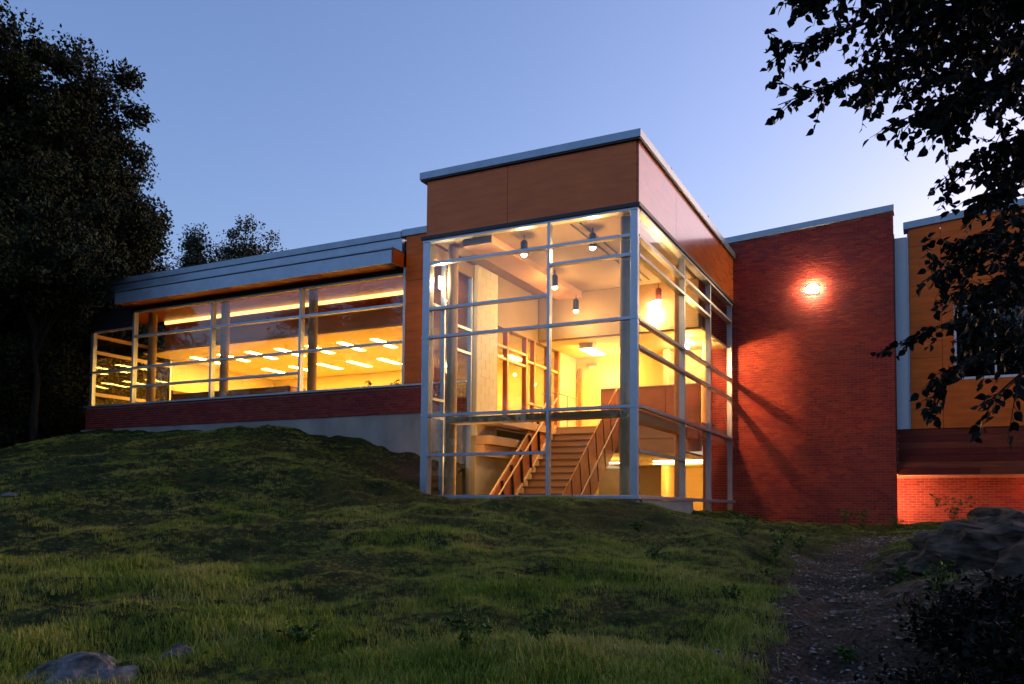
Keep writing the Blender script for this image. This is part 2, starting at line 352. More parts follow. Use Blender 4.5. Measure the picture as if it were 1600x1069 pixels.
for x in mx_l: B('mullion', alu, lib, x-.035, x+.035, LY-.02, LY+.13, 2.722, ZT-.002)
B('mullion', alu, lib, -18.2, -18.08, LY-.02, LY+.1, 2.722, 4.98, label='corner mullion of the lower end bay')
B('mullion', whitem, lib, -6.66, -6.60, LY-.03, LY+.13, 2.722, 5.62, label='pale jamb beside the orange panel')
xs = [-18.08] + [v for x in mx_l for v in (x-.036, x+.036)] + [-6.661]
spans = [(xs[i], xs[i+1]) for i in range(0, len(xs), 2)]
def tr(parent, a, b, z, y=LY, d=.10, h=.03, m=alu): B('transom', m, parent, a, b, y-.012, y+d, z-h, z+h)
for i, (a, b) in enumerate(spans):
    zs = {0: [3.75], 1: [4.72, 3.78, 3.22], 2: [4.72, 3.78, 3.22], 3: [4.72, 3.78]}[i]
    top = 4.98 if i == 0 else ZT
    for z in zs: tr(lib, a+.001, b-.001, z, m=alu)
    tr(lib, a+.001, b-.001, top+.02, h=.025)
    lv = [2.722] + sorted(zs) + [top]
    for z0, z1 in zip(lv, lv[1:]):
        B('glass_pane', glass_l, lib, a, b, LY+.05, LY+.062, z0+.03 if z0 > 2.73 else z0, z1-.03 if z1 < top else z1-.006)
# side glazing of the end bay, running back
B('mullion', alu, lib, -18.2, -18.1, 4.9, 5.0, 2.7, 4.98)
for z in (4.9, 4.4, 3.1): B('transom', railm, lib, -18.19, -18.1, LY+.11, 4.89, z-.05, z+.05)
B('glass_pane', glass_l, lib, -18.16, -18.148, LY+.11, 4.89, 2.72, 4.84)
B('side_wall', cream, lib, -18.35, -18.1, 5.01, 9.9, 2.0, 5.5)
B('side_wall', conc, lib, -18.35, -18.12, LY+.31, 14, -2.6, 2.68)
# wall over the low end bay
B('wall', darktrim, lib, -18.2, -16.36, LY-.02, LY+.12, 5.03, 5.6)
# canopy
can = B('canopy', metalpan, lib, -16.5, -6.66, 1.46, 1.50, 5.60, 5.95, label='grey metal canopy fascia over the library windows')
B('canopy_cap', coping_m, can, -16.52, -6.64, 1.44, LY-.025, 5.953, 5.985)
B('canopy_end', ply2, can, -6.66, -6.645, 1.503, LY-.03, 5.60, 5.95)
B('canopy_joint', darktrim, can, -16.5, -6.66, 1.452, 1.4585, 5.925, 5.945)
x = -16.45; me_b = None
while x < -6.9:     # soffit boards
    if me_b is None:
        bm = bmesh.new(); box(bm, 0, .135, 0, .47, 0, .02); o = put('soffit_board', bm, soffit_m, can); me_b = o.data
    else:
        o = bpy.data.objects.new('soffit_board', me_b); COL.objects.link(o); o.parent = can
    o.location = (x, 1.502, 5.60); x += .145
B('soffit_back', darktrim, lib, -16.5, -6.66, 1.51, 2.14, 5.625, 5.64)
B('head_trim', darktrim, lib, -16.35, -6.662, LY+.001, LY+.1, ZT+.05, 5.62)
# roof edge
B('roof_band', metalpan, lib, -17.9, -6.72, LY-.02, LY+.1, 5.99, 6.37)
B('roof_coping', coping_m, lib, -18.0, -6.73, LY-.06, LY+.2, 6.375, 6.54, bevel=.006)
B('roof_coping', coping_m, lib, -6.725, -4.74, LY-.05, LY+.2, 6.395, 6.565, bevel=.006)
B('roof', conc, lib, -17.9, -4.9, LY+.21, 14, 6.1, 6.36)
for zj0, zj1 in ((2.72, 4.02), (4.03, 5.27), (5.28, 6.385)): B('cladding_panel', ply2, lib, -6.595, -4.83, LY-.012, LY+.05, zj0, zj1)
# interior of the library
B('floor', floor_m, lib, -18.1, -4.84, LY+.31, 9.85, 1.7, 1.85)
B('back_wall', cream, lib, -18.1, -4.84, 9.9, 10.1, 1.7, 5.6)
B('wood_ceiling', soffit_m, lib, -18.1, -4.84, LY+.12, 3.63, 5.56, 5.6)
B('cove_trim', em_cove, lib, -16.9, -4.84, 3.60, 3.64, 5.46, 5.555)
B('bulkhead_panel', soffit_m, lib, -16.9, -4.84, 3.62, 3.66, 5.18, 5.455)
B('bulkhead_wall', tan, lib, -16.9, -4.84, 3.63, 3.75, 4.66, 5.178)
B('bulkhead_trim', railm, lib, -16.9, -4.84, 3.60, 3.76, 4.60, 4.658)
# suspended ceiling as separate tiles of 1.2 m with narrow joints
lights_xy = [(-9.61-1.22*k, 5.05) for k in range(7)] + [(-9.79-1.2*k, 5.86) for k in range(7)] + [(-11.35-1.26*k, 8.1) for k in range(5)]
lights_xy += [(-8.4, 5.05), (-7.2, 5.05), (-8.6, 5.86), (-7.4, 5.86), (-10.1, 8.1), (-8.84, 8.1), (-7.58, 8.1)]
me_t = None
for i in range(11):
    for j in range(5):
        x0 = -18.07 + i*1.205; y0 = 3.78 + j*1.22
        if me_t is None:
            bm = bmesh.new(); box(bm, 0, 1.205, 0, 1.205, 0, .02); o = put('ceiling_tile', bm, white_c, lib); me_t = o.data
        else:
            o = bpy.data.objects.new('ceiling_tile', me_t); COL.objects.link(o); o.parent = lib
        o.location = (x0, y0, 4.62)
B('ceiling_deck', tan, lib, -18.09, -4.84, 3.77, 9.9, 4.66, 4.70)
for cxp in (-16.25, -13.25, -10.02):
    bm = bmesh.new(); tube(bm, [(cxp, 2.62, 1.86), (cxp, 2.62, 5.55)], .125, 20); put('column', bm, steelcol, lib, smooth=False)
# ceiling lights in the library
lab_row = {5.05: 'row nearest the library windows', 5.86: 'middle row of the library ceiling', 8.1: 'row nearest the library back wall'}
ords = ['rightmost', 'second', 'third', 'fourth', 'fifth', 'sixth', 'seventh', 'eighth', 'ninth', 'tenth']
protos = {}
for y in (5.05, 5.86, 8.1):
    row = sorted([p for p in lights_xy if p[1] == y], reverse=True)
    for k, (x, _) in enumerate(row):
        long_ = y > 8
        if long_ not in protos:
            h = .58 if long_ else .27; t = thing('ceiling_light', '', 'ceiling light', (0, 0, 0))
            B('frame', whitem, t, -.14, .14, -h-.02, h+.02, -.012, -.001)
            B('diffuser', em_fix, t, -.11, .11, -h, h, -.020, -.0125); protos[long_] = t
        else: t = copy_tree(protos[long_])
        t.location = (x, y, 4.62)
        t['label'] = '%s recessed fluorescent light%s in the %s' % (ords[k] if k < len(row)-1 else 'leftmost', '' if k in (0, len(row)-1) else ' from the right', lab_row[y]); t['group'] = 'fluorescent lights in the library ceiling'
# desk seen over the sill
desk = thing('library_desk', 'low reddish wooden circulation desk behind the left library windows', 'desk', (-12.6, 2.86, 1.85))
B('front_panel', deskm, desk, -2.9, 1.6, -.03, 0, 0, 1.16); B('desk_top', deskm, desk, -2.95, 1.65, -.06, .6, 1.162, 1.20, bevel=.008)
B('end_panel', deskm, desk, -3.0, -2.92, -.05, .62, 0, 1.32); B('end_panel', deskm, desk, 1.62, 1.66, -.03, .58, 0, 1.16)
def sill_plant(x, lab):
    t = thing('potted_plant', lab, 'plant', (x, LY+.34, 2.36))
    B('shelf_box', deskm, t, -.14, .14, -.1, .1, -.43, .35)
    bm = bmesh.new()
    for k in range(26):
        a = random.uniform(0, 6.28); r = random.uniform(.02, .14); p = Vector((math.cos(a)*r, math.sin(a)*r, random.uniform(.38, .56))); s = .05
        q = [bm.verts.new(p + Vector((random.uniform(-s, s), random.uniform(-s, s), random.uniform(-s, s)))) for _ in range(3)]; bm.faces.new(q)
    put('leaves', bm, leaf_weed, t)
sill_plant(-7.95, 'small dark potted plant on the library sill, left of the two'); sill_plant(-7.1, 'small dark potted plant on the library sill beside the orange panel')

# ------------------------------------------------------------------ glass stair tower
tw = thing('glass_stair_tower', 'two storey glass stair tower with brown plywood top and stairs inside', 'building')
XL, YE = -4.76, 8.40
B('corner_post', alu, tw, -.15, -.005, .0, .108, -.02, 5.40, bevel=.004)
B('corner_post', alu, tw, XL-.05, XL+.13, .0, .17, -.02, 5.40, bevel=.004)
B('post_collar', alu, tw, -.158, .004, -.01, .114, 1.63, 1.69); B('post_collar', alu, tw, XL-.058, XL+.138, -.01, .177, 1.63, 1.69)
B('post_collar', alu, tw, -.158, .004, -.01, .114, 3.31, 3.36); B('post_collar', alu, tw, XL-.058, XL+.138, -.01, .177, 3.31, 3.36)
B('sill', alu, tw, XL-.1, .06, -.06, .12, -.095, -.022, bevel=.006, label='blue grey metal sill along the tower front')
B('sill', alu, tw, -.1, .06, .125, YE, -.095, -.022, bevel=.006, label='metal sill along the tower side')
B('foundation', conc, tw, XL-.02, -.02, .0, .25, -2.6, -.1)
B('foundation', conc, tw, -.25, .015, .255, 4.0, -2.6, -.1)
B('foundation', conc, tw, XL-.02, XL+.2, .255, 2.02, -2.6, -.1)
# front grid
FX = [XL+.131, -1.88, -1.82, -.151]
B('mullion', alu, tw, -1.879, -1.821, .0, .13, -.02, 5.40)
def grid_front(a, b, zs):
    for z in zs: tr(tw, a+.001, b-.001, z, y=.012, d=.11, h=.028)
    lv = [-.02] + sorted(zs) + [5.38]
    for z0, z1 in zip(lv, lv[1:]): B('glass_pane', glass_t, tw, a, b, .06, .072, z0 + (.029 if z0 > 0 else .002), z1-.029)
grid_front(FX[0], FX[1], [.82, 1.66, 3.34, 3.95, 4.93])
grid_front(FX[2], FX[3], [1.66, 3.34, 4.56, 4.93])
B('head_frame', alu, tw, XL-.05, .0, -.012, .15, 5.40, 5.45); B('head_frame', alu, tw, -.15, .012, .152, YE, 5.40, 5.45)
# side grid
ys = [(.109, 3.35), (3.41, 5.81), (5.87, 8.27)]
for y in (3.38, 5.84, 8.30): B('mullion', alu, tw, -.13, -.002, y-.029, y+.029, -.02, 5.40)
B('mullion', alu, tw, -.13, -.002, 5.811, 5.869, -1.0, -.1); B('mullion', alu, tw, -.13, -.002, 8.271, 8.329, -1.0, -.1); B('mullion', alu, tw, -.13, -.002, 4.02, 4.08, -1.0, -.1)
for a, b in ((4.081, 5.81), (5.87, 8.27)): B('glass_pane', glass_t, tw, -.072, -.06, a, b, -1.0, -.1)
for i, (a, b) in enumerate(ys):
    zs = [[.82, 1.68, 2.80, 3.32, 4.56, 4.93], [1.68, 2.80, 3.32, 4.56, 4.93], [1.68, 2.80, 3.32, 4.93]][i]
    for z in zs: B('transom', alu, tw, -.122, .006, a+.001, b-.001, z-.028, z+.028)
    lv = [-.02] + zs + [5.38]
    for z0, z1 in zip(lv, lv[1:]): B('glass_pane', glass_t, tw, -.072, -.06, a, b, z0 + (.029 if z0 > 0 else .002), z1-.029)
# left side glazing (between the front corner and the library wall)
for y in (.70, 1.22, 1.90): B('mullion', alu, tw, XL, XL+.1, y-.025, y+.025, -.02, 5.1)
for a, b, zs in ((.171, .674, (1.66, 2.05, 4.1)), (.726, 1.194, ()), (1.246, 1.874, (1.66, 3.3, 3.85))):
    for z in zs: B('transom', alu, tw, XL, XL+.1, a, b, z-.03, z+.03)
    lv = [-.02] + list(zs) + [5.1]
    for z0, z1 in zip(lv, lv[1:]): B('glass_pane', glass_t, tw, XL+.04, XL+.052, a, b, z0 + (.031 if z0 > 0 else 0), z1-.031)
B('side_wall_head', ceil_t, tw, XL, XL+.1, .18, 2.0, 5.1, 5.4)
# plywood top
def slab_panels():
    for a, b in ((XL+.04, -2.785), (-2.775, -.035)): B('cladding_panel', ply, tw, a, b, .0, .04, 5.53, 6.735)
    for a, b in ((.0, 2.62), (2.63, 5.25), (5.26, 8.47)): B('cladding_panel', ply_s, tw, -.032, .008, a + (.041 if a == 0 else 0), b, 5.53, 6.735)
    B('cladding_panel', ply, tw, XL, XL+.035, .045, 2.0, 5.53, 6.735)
slab_panels()
B('drip_trim', darktrim, tw, XL-.08, .05, -.05, .3, 5.452, 5.525); B('drip_trim', darktrim, tw, -.3, .05, .302, 8.48, 5.452, 5.525)
B('panel_core', darktrim, tw, XL+.05, -.045, .05, 8.45, 5.54, 6.72)
B('roof_soffit', darktrim, tw, XL-.1, .06, -.06, 8.48, 6.74, 6.765)
B('roof_coping', coping_m, tw, XL-.12, .075, -.08, 8.6, 6.768, 6.925, bevel=.006)
for y, z in ((2.3, .14), (5.6, .16)):
    B('roof_spike', whitem, tw, -.01, .01, y, y+.02, 6.926, 6.926+z)
# structure behind the glass
for cxp, cyp in ((-.38, .42), (-.36, 4.2), (-.38, 7.0), (XL+.38, .55)):
    bm = bmesh.new(); tube(bm, [(cxp, cyp, -2.0), (cxp, cyp, 5.42)], .115, 24); put('column', bm, steelcol, tw)
B('beam', beamm, tw, XL+.5, -.5, .24, .62, 1.50, 1.63); B('beam', beamm, tw, -.46, -.20, .64, 4.08, 1.46, 1.66); B('beam', beamm, tw, -.46, -.20, 4.32, 6.88, 1.44, 1.66)
B('ceiling', ceil_t, tw, XL+.1, -.1, .18, 8.4, 5.46, 5.50)
B('ceiling_beam', tan, tw, -4.0, -3.3, .3, 5.36, 5.30, 5.458)
for xx in (-1.55, -1.35): B('ceiling_track', blackm, tw, xx, xx+.025, .4, 5.0, 5.435, 5.458)
# left inner wall
B('inner_wall', cmu, tw, XL, XL+.18, 2.0, 3.02, 1.4, 5.44)
B('inner_wall', ceil_t, tw, XL, XL+.18, 3.021, 8.3, 4.2, 5.44)
B('inner_wall', cmu, tw, XL, XL+.18, 6.9, 8.3, 1.86, 4.199)
B('inner_wall', concwarm, tw, XL, XL+.15, 2.03, 10.1, -2.2, 1.399)
B('inner_wall', concwarm, tw, XL-.01, XL+.02, 2.03, 2.04, -2.2, -2.1)
B('wall_ledge', tan, tw, XL+.151, XL+.55, 2.05, 5.2, 1.20, 1.40); B('wall_ledge', tan, tw, XL+.151, XL+.38, 2.05, 5.2, .92, 1.19); B('wall_ledge', tan, tw, XL+.151, XL+.8, 2.0, 5.2, 1.66, 1.84)
for y in (3.05, 3.65, 4.75, 5.25, 6.15, 6.86): B('inner_mullion', woodst, tw, XL+.03, XL+.16, y-.04, y+.04, 1.86, 4.199)
for a, b in ((3.09, 3.61), (3.69, 4.71), (4.79, 5.21), (5.29, 6.11), (6.19, 6.82)):
    for z in (3.45, 3.75) if b < 5 else (2.5, 3.6): B('inner_transom', railm, tw, XL+.04, XL+.15, a, b, z-.03, z+.03)
    B('inner_glass', glass_t, tw, XL+.09, XL+.10, a, b, 1.86, 4.19)
# landing and corridor
B('landing_slab', tan, tw, XL+.19, -.1, 5.3, 8.14, 1.5, 1.848)
B('landing_floor', floor_m, tw, XL+.19, -.1, 5.29, 8.14, 1.85, 1.862)
B('back_wall', cream, tw, XL+.19, -.67, 8.15, 8.3, 1.5, 5.3)
B('corridor_bulkhead', ceil_t, tw, XL+.2, -.2, 5.37, 5.45, 4.24, 5.45)
B('corridor_ceiling', cream, tw, XL+.2, -.67, 5.451, 8.14, 4.20, 4.26); B('corridor_ceiling', cream, tw, -.66, -.14, 5.451, 8.3, 4.20, 4.26)
B('door_frame', woodst, tw, -4.50, -4.42, 8.07, 8.14, 1.87, 3.9)
B('wall_rib', cream, tw, -1.75, -1.6, 7.6, 8.14, 1.87, 4.19)
B('lower_floor', floor_m, tw, XL+.2, -.13, .3, 14.5, -2.1, -1.9)
B('lower_ceiling', cream, tw, XL+.2, -.67, 5.45, 13.2, 1.15, 1.2); B('lower_bulkhead', tan, tw, XL+.2, -.13, 5.31, 5.45, 1.15, 1.498)
B('lower_back_wall', cream, tw, XL-6, 4.0, 13.2, 13.4, -2.0, 1.15)
B('lower_partition', cream, tw, -2.9, -2.75, 11.3, 13.19, -1.9, 1.14)
B('lower_right_wall', cream, tw, -.12, .0, 8.9, 13.19, -2.0, 1.14)

# staircase
st = thing('staircase', 'straight wooden staircase with solid orange guards behind the tower glass', 'staircase', (-3.4, 5.3, 1.85))
XS0, XS1 = -3.98, -2.30; RI, GO = .178, .222; NS = 21
me_s = None
for k in range(1, NS):
    if me_s is None:
        bm = bmesh.new(); box(bm, 0, XS1-XS0, -.02, GO+.02, -.038, 0); o = put('tread', bm, stepdark, st, bevel=.004); me_s = o.data
        bm = bmesh.new(); box(bm, .01, XS1-XS0-.01, 0, .018, 0, RI-.04); r_ = put('riser', bm, stepm, st); me_r = r_.data
    else:
        o = bpy.data.objects.new('tread', me_s); r_ = bpy.data.objects.new('riser', me_r)
        for q in (o, r_): COL.objects.link(q); q.parent = st
    o.location = (XS0+3.4, -k*GO, -k*RI); r_.location = (XS0+3.4, -(k-1)*GO + .02, -k*RI+.001)
B('riser', stepm, st, XS0+3.41, XS1+3.39, 0, .018, -RI*1+.0, -.0) if False else None
def sloped(name, m, x0, x1, k0, k1, zb, zt, tilt=0.):
    y0, z0 = -k0*GO, -k0*RI; y1, z1 = -k1*GO, -k1*RI
    bm = bmesh.new(); prism(bm, [(y0+tilt*0, z0+zb), (y1, z1+zb), (y1-tilt, z1+zt), (y0-tilt, z0+zt)], 'x', x0, x1); return put(name, bm, m, st)
xa, xb = XS0+3.4, XS1+3.4
sloped('stringer', railm, xa-.05, xa-.002, 0, NS-1, -.28, .07); sloped('stringer', woodst, xb+.002, xb+.05, 0, NS-1, -.28, .07)
for i in range(9):
    k0, k1 = .1 + i*2.2, .1 + i*2.2 + 2.16
    sloped('guard_panel', woodst, xa-.075, xa-.055, k0, k1, -.02, .86, .12)
    sloped('guard_panel', woodst, xb+.055, xb+.075, k0, k1, -.42, .90, .22)
    y, z = -k1*GO, -k1*RI
    for X0, zb, tl in ((xa-.05, 0, .12), (xb+.03, -.30, .22)):
        bm = bmesh.new(); prism(bm, [(y-.008, z+zb), (y+.008, z+zb), (y+.008-tl, z+.86), (y-.008-tl, z+.86)], 'x', X0-.012, X0+.058); put('guard_post', bm, blackm, st)
for X0, h in ((xa-.09, .90), (xa+.06, .78), (xb+.045, .93)):
    bm = bmesh.new(); tube(bm, [(X0, -.0 - .1, -.0+h), (X0, -(NS-1)*GO - .1, -(NS-1)*RI+h)], .022, 10); put('handrail', bm, railm, st)
bm = bmesh.new(); tube(bm, [(xb+.12, -.1, .25), (xb+.12, -(NS-1)*GO-.1, -(NS-1)*RI+.25)], .018, 8); put('handrail', bm, railm, st)
# landing guard
gd = thing('landing_guard', 'orange plywood guard wall along the upper landing edge, right of the stairs', 'railing', (-1.4, 5.28, 1.86))
for a, b in ((-1.3, -.62), (-.61, .4), (.41, 1.26)): B('guard_panel', woodst, gd, a, b, -.03, -.005, .0, .93)
B('guard_cap', railm, gd, -1.32, 1.3, -.05, .02, .932, .96)
for x in (-1.31, -.615, .405, 1.27): B('guard_post', blackm, gd, x-.01, x+.01, -.004, .02, .0, .93)
gl = thing('stair_head_rail', 'thin metal handrail on the landing left of the stair top', 'railing', (-4.25, 5.5, 1.86))
for z in (.5, .95): 
    bm = bmesh.new(); tube(bm, [(-.25, 0, z), (.2, 0, z), (.2, 1.4, z)], .016, 8); put('rail', bm, steelcol, gl)
for y in (0, .7, 1.4):
    bm = bmesh.new(); tube(bm, [(.2, y, 0), (.2, y, .95)], .014, 8); put('rail_post', bm, steelcol, gl)

# pendants
pens = [((-2.70, .63, 5.05), 'black cylinder pendant lamp nearest the tower front, left of the centre mullion'),
        ((-1.22, .79, 5.05), 'grey cylinder pendant lamp high behind the top right front pane'),
        ((-3.16, 3.28, 5.05), 'black cylinder pendant lamp just right of the centre mullion'),
        ((-3.21, 4.75, 4.80), 'black cylinder pendant lamp lowest in the front panes, before the corridor bulkhead'),
        ((-1.0, 4.66, 4.82), 'black cylinder pendant lamp seen through the side glass right of the corner post')]
fp = None
for loc, lab in pens:
    if fp is None:
        t = thing('pendant_light', '', 'pendant lamp')
        bm = bmesh.new(); tube(bm, [(0,0,.0),(0,0,.02),(0,0,.26),(0,0,.30)], [.062,.075,.075,.05], 20); put('housing', bm, blackm, t)
        bm = bmesh.new(); tube(bm, [(0,0,.30),(0,0,.408)], .012, 8); put('stem', bm, blackm, t)
        bm = bmesh.new(); tube(bm, [(0,0,-.045),(0,0,-.02),(0,0,-.002)], [.03,.058,.062], 16); put('bulb', bm, em_pen, t)
        fp = t
    else: t = copy_tree(fp)
    t.location = loc; t['label'] = lab; t['group'] = 'pendant lamps in the stair tower'
    L = lamp('pendant_glow', (loc[0], loc[1], loc[2]-.10), 10 if loc[0] == -1.0 else 8, .04); L.parent = None
# corridor fixture, ceiling globe, and added glows and fill lamps
def globe(loc, r, lab, e, cat='ceiling lamp'):
    t = thing('globe_lamp', lab, cat, loc)
    bm = bmesh.new(); bmesh.ops.create_uvsphere(bm, u_segments=18, v_segments=10, radius=r); bmesh.ops.scale(bm, vec=(1, 1, .7), verts=bm.verts); put('globe', bm, em_wall, t, smooth=True)
    bm = bmesh.new(); tube(bm, [(0,0,r*.55),(0,0,r*.8)], r*.6, 14); put('base', bm, whitem, t)
    lamp('globe_glow', (loc[0], loc[1], loc[2]-r*1.3), e, .08)
globe((-1.30, 5.26, 4.64), .13, 'added round glow above the landing guard, standing in for the wall lamp mirrored in the glass', 7)  # added globe stands in for the wall lamp mirrored in the side glass
globe((-1.0, 7.1, 4.10), .12, 'round glowing lamp on the corridor ceiling near the brick wall', 7)
bx = thing('corridor_light', 'white box ceiling light over the head of the stairs', 'ceiling light', (-3.35, 6.1, 4.062))
B('housing', whitem, bx, -.28, .12, -.12, .12, .0, .138); B('lens', em_fix, bx, -.26, .10, -.10, .9, -.02, -.001); B('housing', whitem, bx, -.10, .10, .121, .9, .0, .05)
lamp('corridor_fill', (-3.0, 7.5, 3.75), 11, .04); lamp('corridor_fill', (-.62, 6.1, 3.95), 16, .05)  # fill lamps without fixtures, added to brighten the corridor and brick wall
ws = thing('reflection_glow', 'added glowing plate standing in for a bright reflection in the upper left corner of the tower', 'wall lamp', (XL+.13, .42, 4.62))  # added glowing plate in place of a bright reflection
B('shade', em_wall, ws, .0, .07, -.05, .05, -.12, .12, bevel=.02); B('back_plate', whitem, ws, -.03, -.002, -.06, .06, -.14, .14)
sp = lamp('brick_fill_spot', (-.95, 6.75, 4.0), 150, .05, (1, .42, .14), 'SPOT', (Vector((2.3, 8.49, 2.6))-Vector((-.95, 6.75, 4.0))).to_track_quat('-Z', 'Y').to_euler(), spot=R(95))  # spotlight added to throw light through the side glass onto the brick
em = thing('emergency_light', 'small twin headed emergency light high on the yellow landing wall', 'lamp', (-4.05, 8.13, 3.93))
B('housing', whitem, em, -.10, .10, -.07, .0, -.07, .03, bevel=.008)
for sx in (-.12, .12):
    bm = bmesh.new(); tube(bm, [(sx, -.03, .07), (sx, -.12, .05)], [.03, .055], 12); put('lamp_head', bm, steelcol, em)
lamp('landing_wall_wash', (-3.55, 7.72, 3.45), 8, .05)
# painted block wall of the tower, block by block
bm = bmesh.new(); box(bm, 0, .012, 0, .39, 0, .19); k0 = 0; mb_ = None
for rr_ in range(20):
    y = 2.02 - (.2 if rr_ % 2 else 0)
    while y < 3.0:
        a, b_ = max(y, 2.02), min(y + .39, 3.018)
        if b_ - a > .05: B('block', cmu, tw, XL+.178, XL+.187, a, b_, 1.42 + rr_*.2, 1.61 + rr_*.2)
        y += .4
bm.free()
# lower level strip lights
for i, (x0, y, lab) in enumerate(((-1.9, 9.6, 'upper of the two lower level strip lights seen through the side glass'), (-1.5, 8.3, 'lower level strip light nearer the brick wall'), (-3.9, 8.9, 'lower level strip light seen beside the stair guard'))):
    t = thing('strip_light', lab, 'ceiling light', (x0, y, 1.10), group='strip lights on the lower level ceiling')
    B('housing', whitem, t, -.75, .75, -.06, .06, .012, .049); B('tube_lens', em_fix2, t, -.74, .74, -.05, .05, -.02, .011)
lamp('lower_fill', (-2.2, 11.0, .7), 26, .04); lamp('lower_fill', (-3.4, 7.6, .6), 14, .04)  # fixtureless fill lamps added to light the lower level
lamp('lower_stair_fill', (-3.9, 1.2, .9), 8, .04)  # another added fill, lighting the lower stairwell

# ------------------------------------------------------------------ brick wall
BY = 8.49
bw = thing('brick_wall', 'tall dark red brick wall with metal coping and a round lamp, right of the tower', 'wall')
top = lambda x: 7.20 + (x + .32) * .0665
bm = bmesh.new(); prism(bm, [(-.66, -1.4), (4.088, -1.4), (4.088, top(4.088)), (-.32, top(-.32)), (-.66, top(-.32))], 'y', BY+.006, BY+.35); put('wall_core', bm, mortar_m, bw)
brick_field(bw, -.65, 4.10, BY, -1.2, lambda x: top(x) - .005, 300)
bm = bmesh.new(); prism(bm, [(-.34, top(-.34)+.003), (4.13, top(4.13)+.003), (4.13, top(4.13)+.175), (-.34, top(-.34)+.175)], 'y', BY-.05, BY+.4); put('roof_coping', bm, coping_m, bw, bevel=.006)
B('brick_return', brick_m, bw, 4.089, 4.102, BY+.03, BY+.35, -1.4, 7.45)
wl = thing('wall_lamp', 'glaring oval lamp mounted high on the red brick wall', 'wall lamp', (2.12, BY-.02, 5.65))
bm = bmesh.new(); bmesh.ops.create_uvsphere(bm, u_segments=24, v_segments=12, radius=.15); bmesh.ops.scale(bm, vec=(1.15, .42, .8), verts=bm.verts); bmesh.ops.translate(bm, vec=(0, -.11, 0), verts=bm.verts); put('lens', bm, em_wall, wl, smooth=True)
B('back_plate', blackm, wl, -.16, .16, -.03, .005, -.12, .12, bevel=.01)
lamp('wall_lamp_glow', (2.12, BY-.26, 5.65), 2.4, .04, (1, .50, .22))

# ------------------------------------------------------------------ panel wing (right)
WY = 9.0
pw = thing('panel_wing', 'orange plywood clad wing with white framed window above dark boards, far right', 'building')
B('corner_closure', darktrim, pw, 3.9, 4.118, 8.845, WY+.1, .701, 7.0); B('metal_corner', whitem, pw, 4.119, 4.41, WY-.03, WY+.2, 1.86, 6.92); B('metal_corner', metalpan, pw, 4.414, 4.44, WY-.05, WY+.2, 1.86, 6.98)
ztop = lambda x: 7.12 + (x-4.33)*.083
wx0, wx1, wz0, wz1 = 5.47, 7.3, 3.14, 5.0
def wp(x0, x1, z0, z1): B('cladding_panel', ply2, pw, x0, x1, WY, WY+.04, z0, z1)
for a, b in ((4.445, 5.19), (5.20, 7.6), (7.61, 10.2)):
    bm = bmesh.new(); prism(bm, [(a, 6.66), (b, 6.66), (b, ztop(b)), (a, ztop(a))], 'y', WY, WY+.04); put('cladding_panel', bm, ply2, pw)
for a, b in ((4.445, 5.19), (5.20, 7.6), (7.61, 10.2)): wp(a, b, 5.60, 6.65)
wp(4.445, 5.19, 3.7, 5.59); wp(5.20, 7.6, wz1+.01, 5.59); wp(5.20, wx0, 3.1, wz1); wp(wx1, 10.2, 3.1, 5.59); wp(4.445, 5.19, 1.86, 3.69); wp(5.20, 7.6, 1.86, 3.09); wp(7.61, 10.2, 1.86, 3.09)
B('panel_backing', darktrim, pw, 4.42, 5.40, WY+.045, WY+.1, 1.86, 7.05); B('panel_backing', darktrim, pw, 5.4, 7.4, WY+.045, WY+.1, 5.05, 7.05); B('panel_backing', darktrim, pw, 7.35, 10.2, WY+.045, WY+.1, 1.86, 7.05); B('panel_backing', darktrim, pw, 5.4, 7.34, WY+.045, WY+.1, 1.86, 3.1)
bm = bmesh.new(); prism(bm, [(4.33, ztop(4.33)), (10.3, ztop(10.3)), (10.3, ztop(10.3)+.19), (4.33, ztop(4.33)+.19)], 'y', WY-.06, WY+.4); put('roof_coping', bm, coping_m, pw, bevel=.006)
wf = B('window', whitem, pw, wx0, wx1, WY-.02, WY+.03, wz0-.06, wz0, label='white framed dark window half hidden by leaves')
B('frame', whitem, wf, wx0, wx0+.05, WY-.015, WY+.03, wz0+.001, wz1); B('frame', whitem, wf, wx1-.05, wx1, WY-.015, WY+.03, wz0+.001, wz1); B('frame', whitem, wf, wx0+.051, wx1-.051, WY-.015, WY+.03, wz1-.05, wz1)
B('frame', whitem, wf, 6.36, 6.40, WY-.01, WY+.03, wz0+.001, wz1-.051)
B('pane', glass_w, wf, wx0+.051, wx1-.051, WY+.031, WY+.04, wz0+.001, wz1-.051); B('dark_room', darktrim, wf, wx0, wx1, WY+.5, WY+.55, wz0, wz1)
nb = 7
for k in range(nb):     # dark cedar boards
    z0 = .665 + k*.17; xj = 4.12; cuts = [4.12, 6.0 + .37*((k*37) % 5), 10.2]
    for a, b in zip(cuts, cuts[1:]): B('board', board_m, pw, a, b-.004, WY+.02+.004*(k % 2), WY+.06, z0, z0+.165)
B('board_trim', darktrim, pw, 4.12, 10.2, WY-.01, WY+.06, 1.857-.0, 1.8595)
B('recess_soffit', mat('painted_soffit', (.55, .30, .22), .6), pw, 3.2, 10.2, WY+.061, 10.25, .68, .70); B('recess_end', mortar_m, pw, 3.0, 3.19, 8.86, 10.25, -1.5, .9); B('recess_lid', darktrim, pw, 3.2, 4.1, 8.85, WY+.06, .68, .70)
B('recess_core', mortar_m, pw, 3.0, 10.2, 10.216, 10.4, -1.5, .679)
brick_field(pw, 3.2, 9.5, 10.21, -1.2, .675, 300)
B('upper_wall', darktrim, pw, 4.1, 10.2, 10.26, 10.4, .71, 7.0)
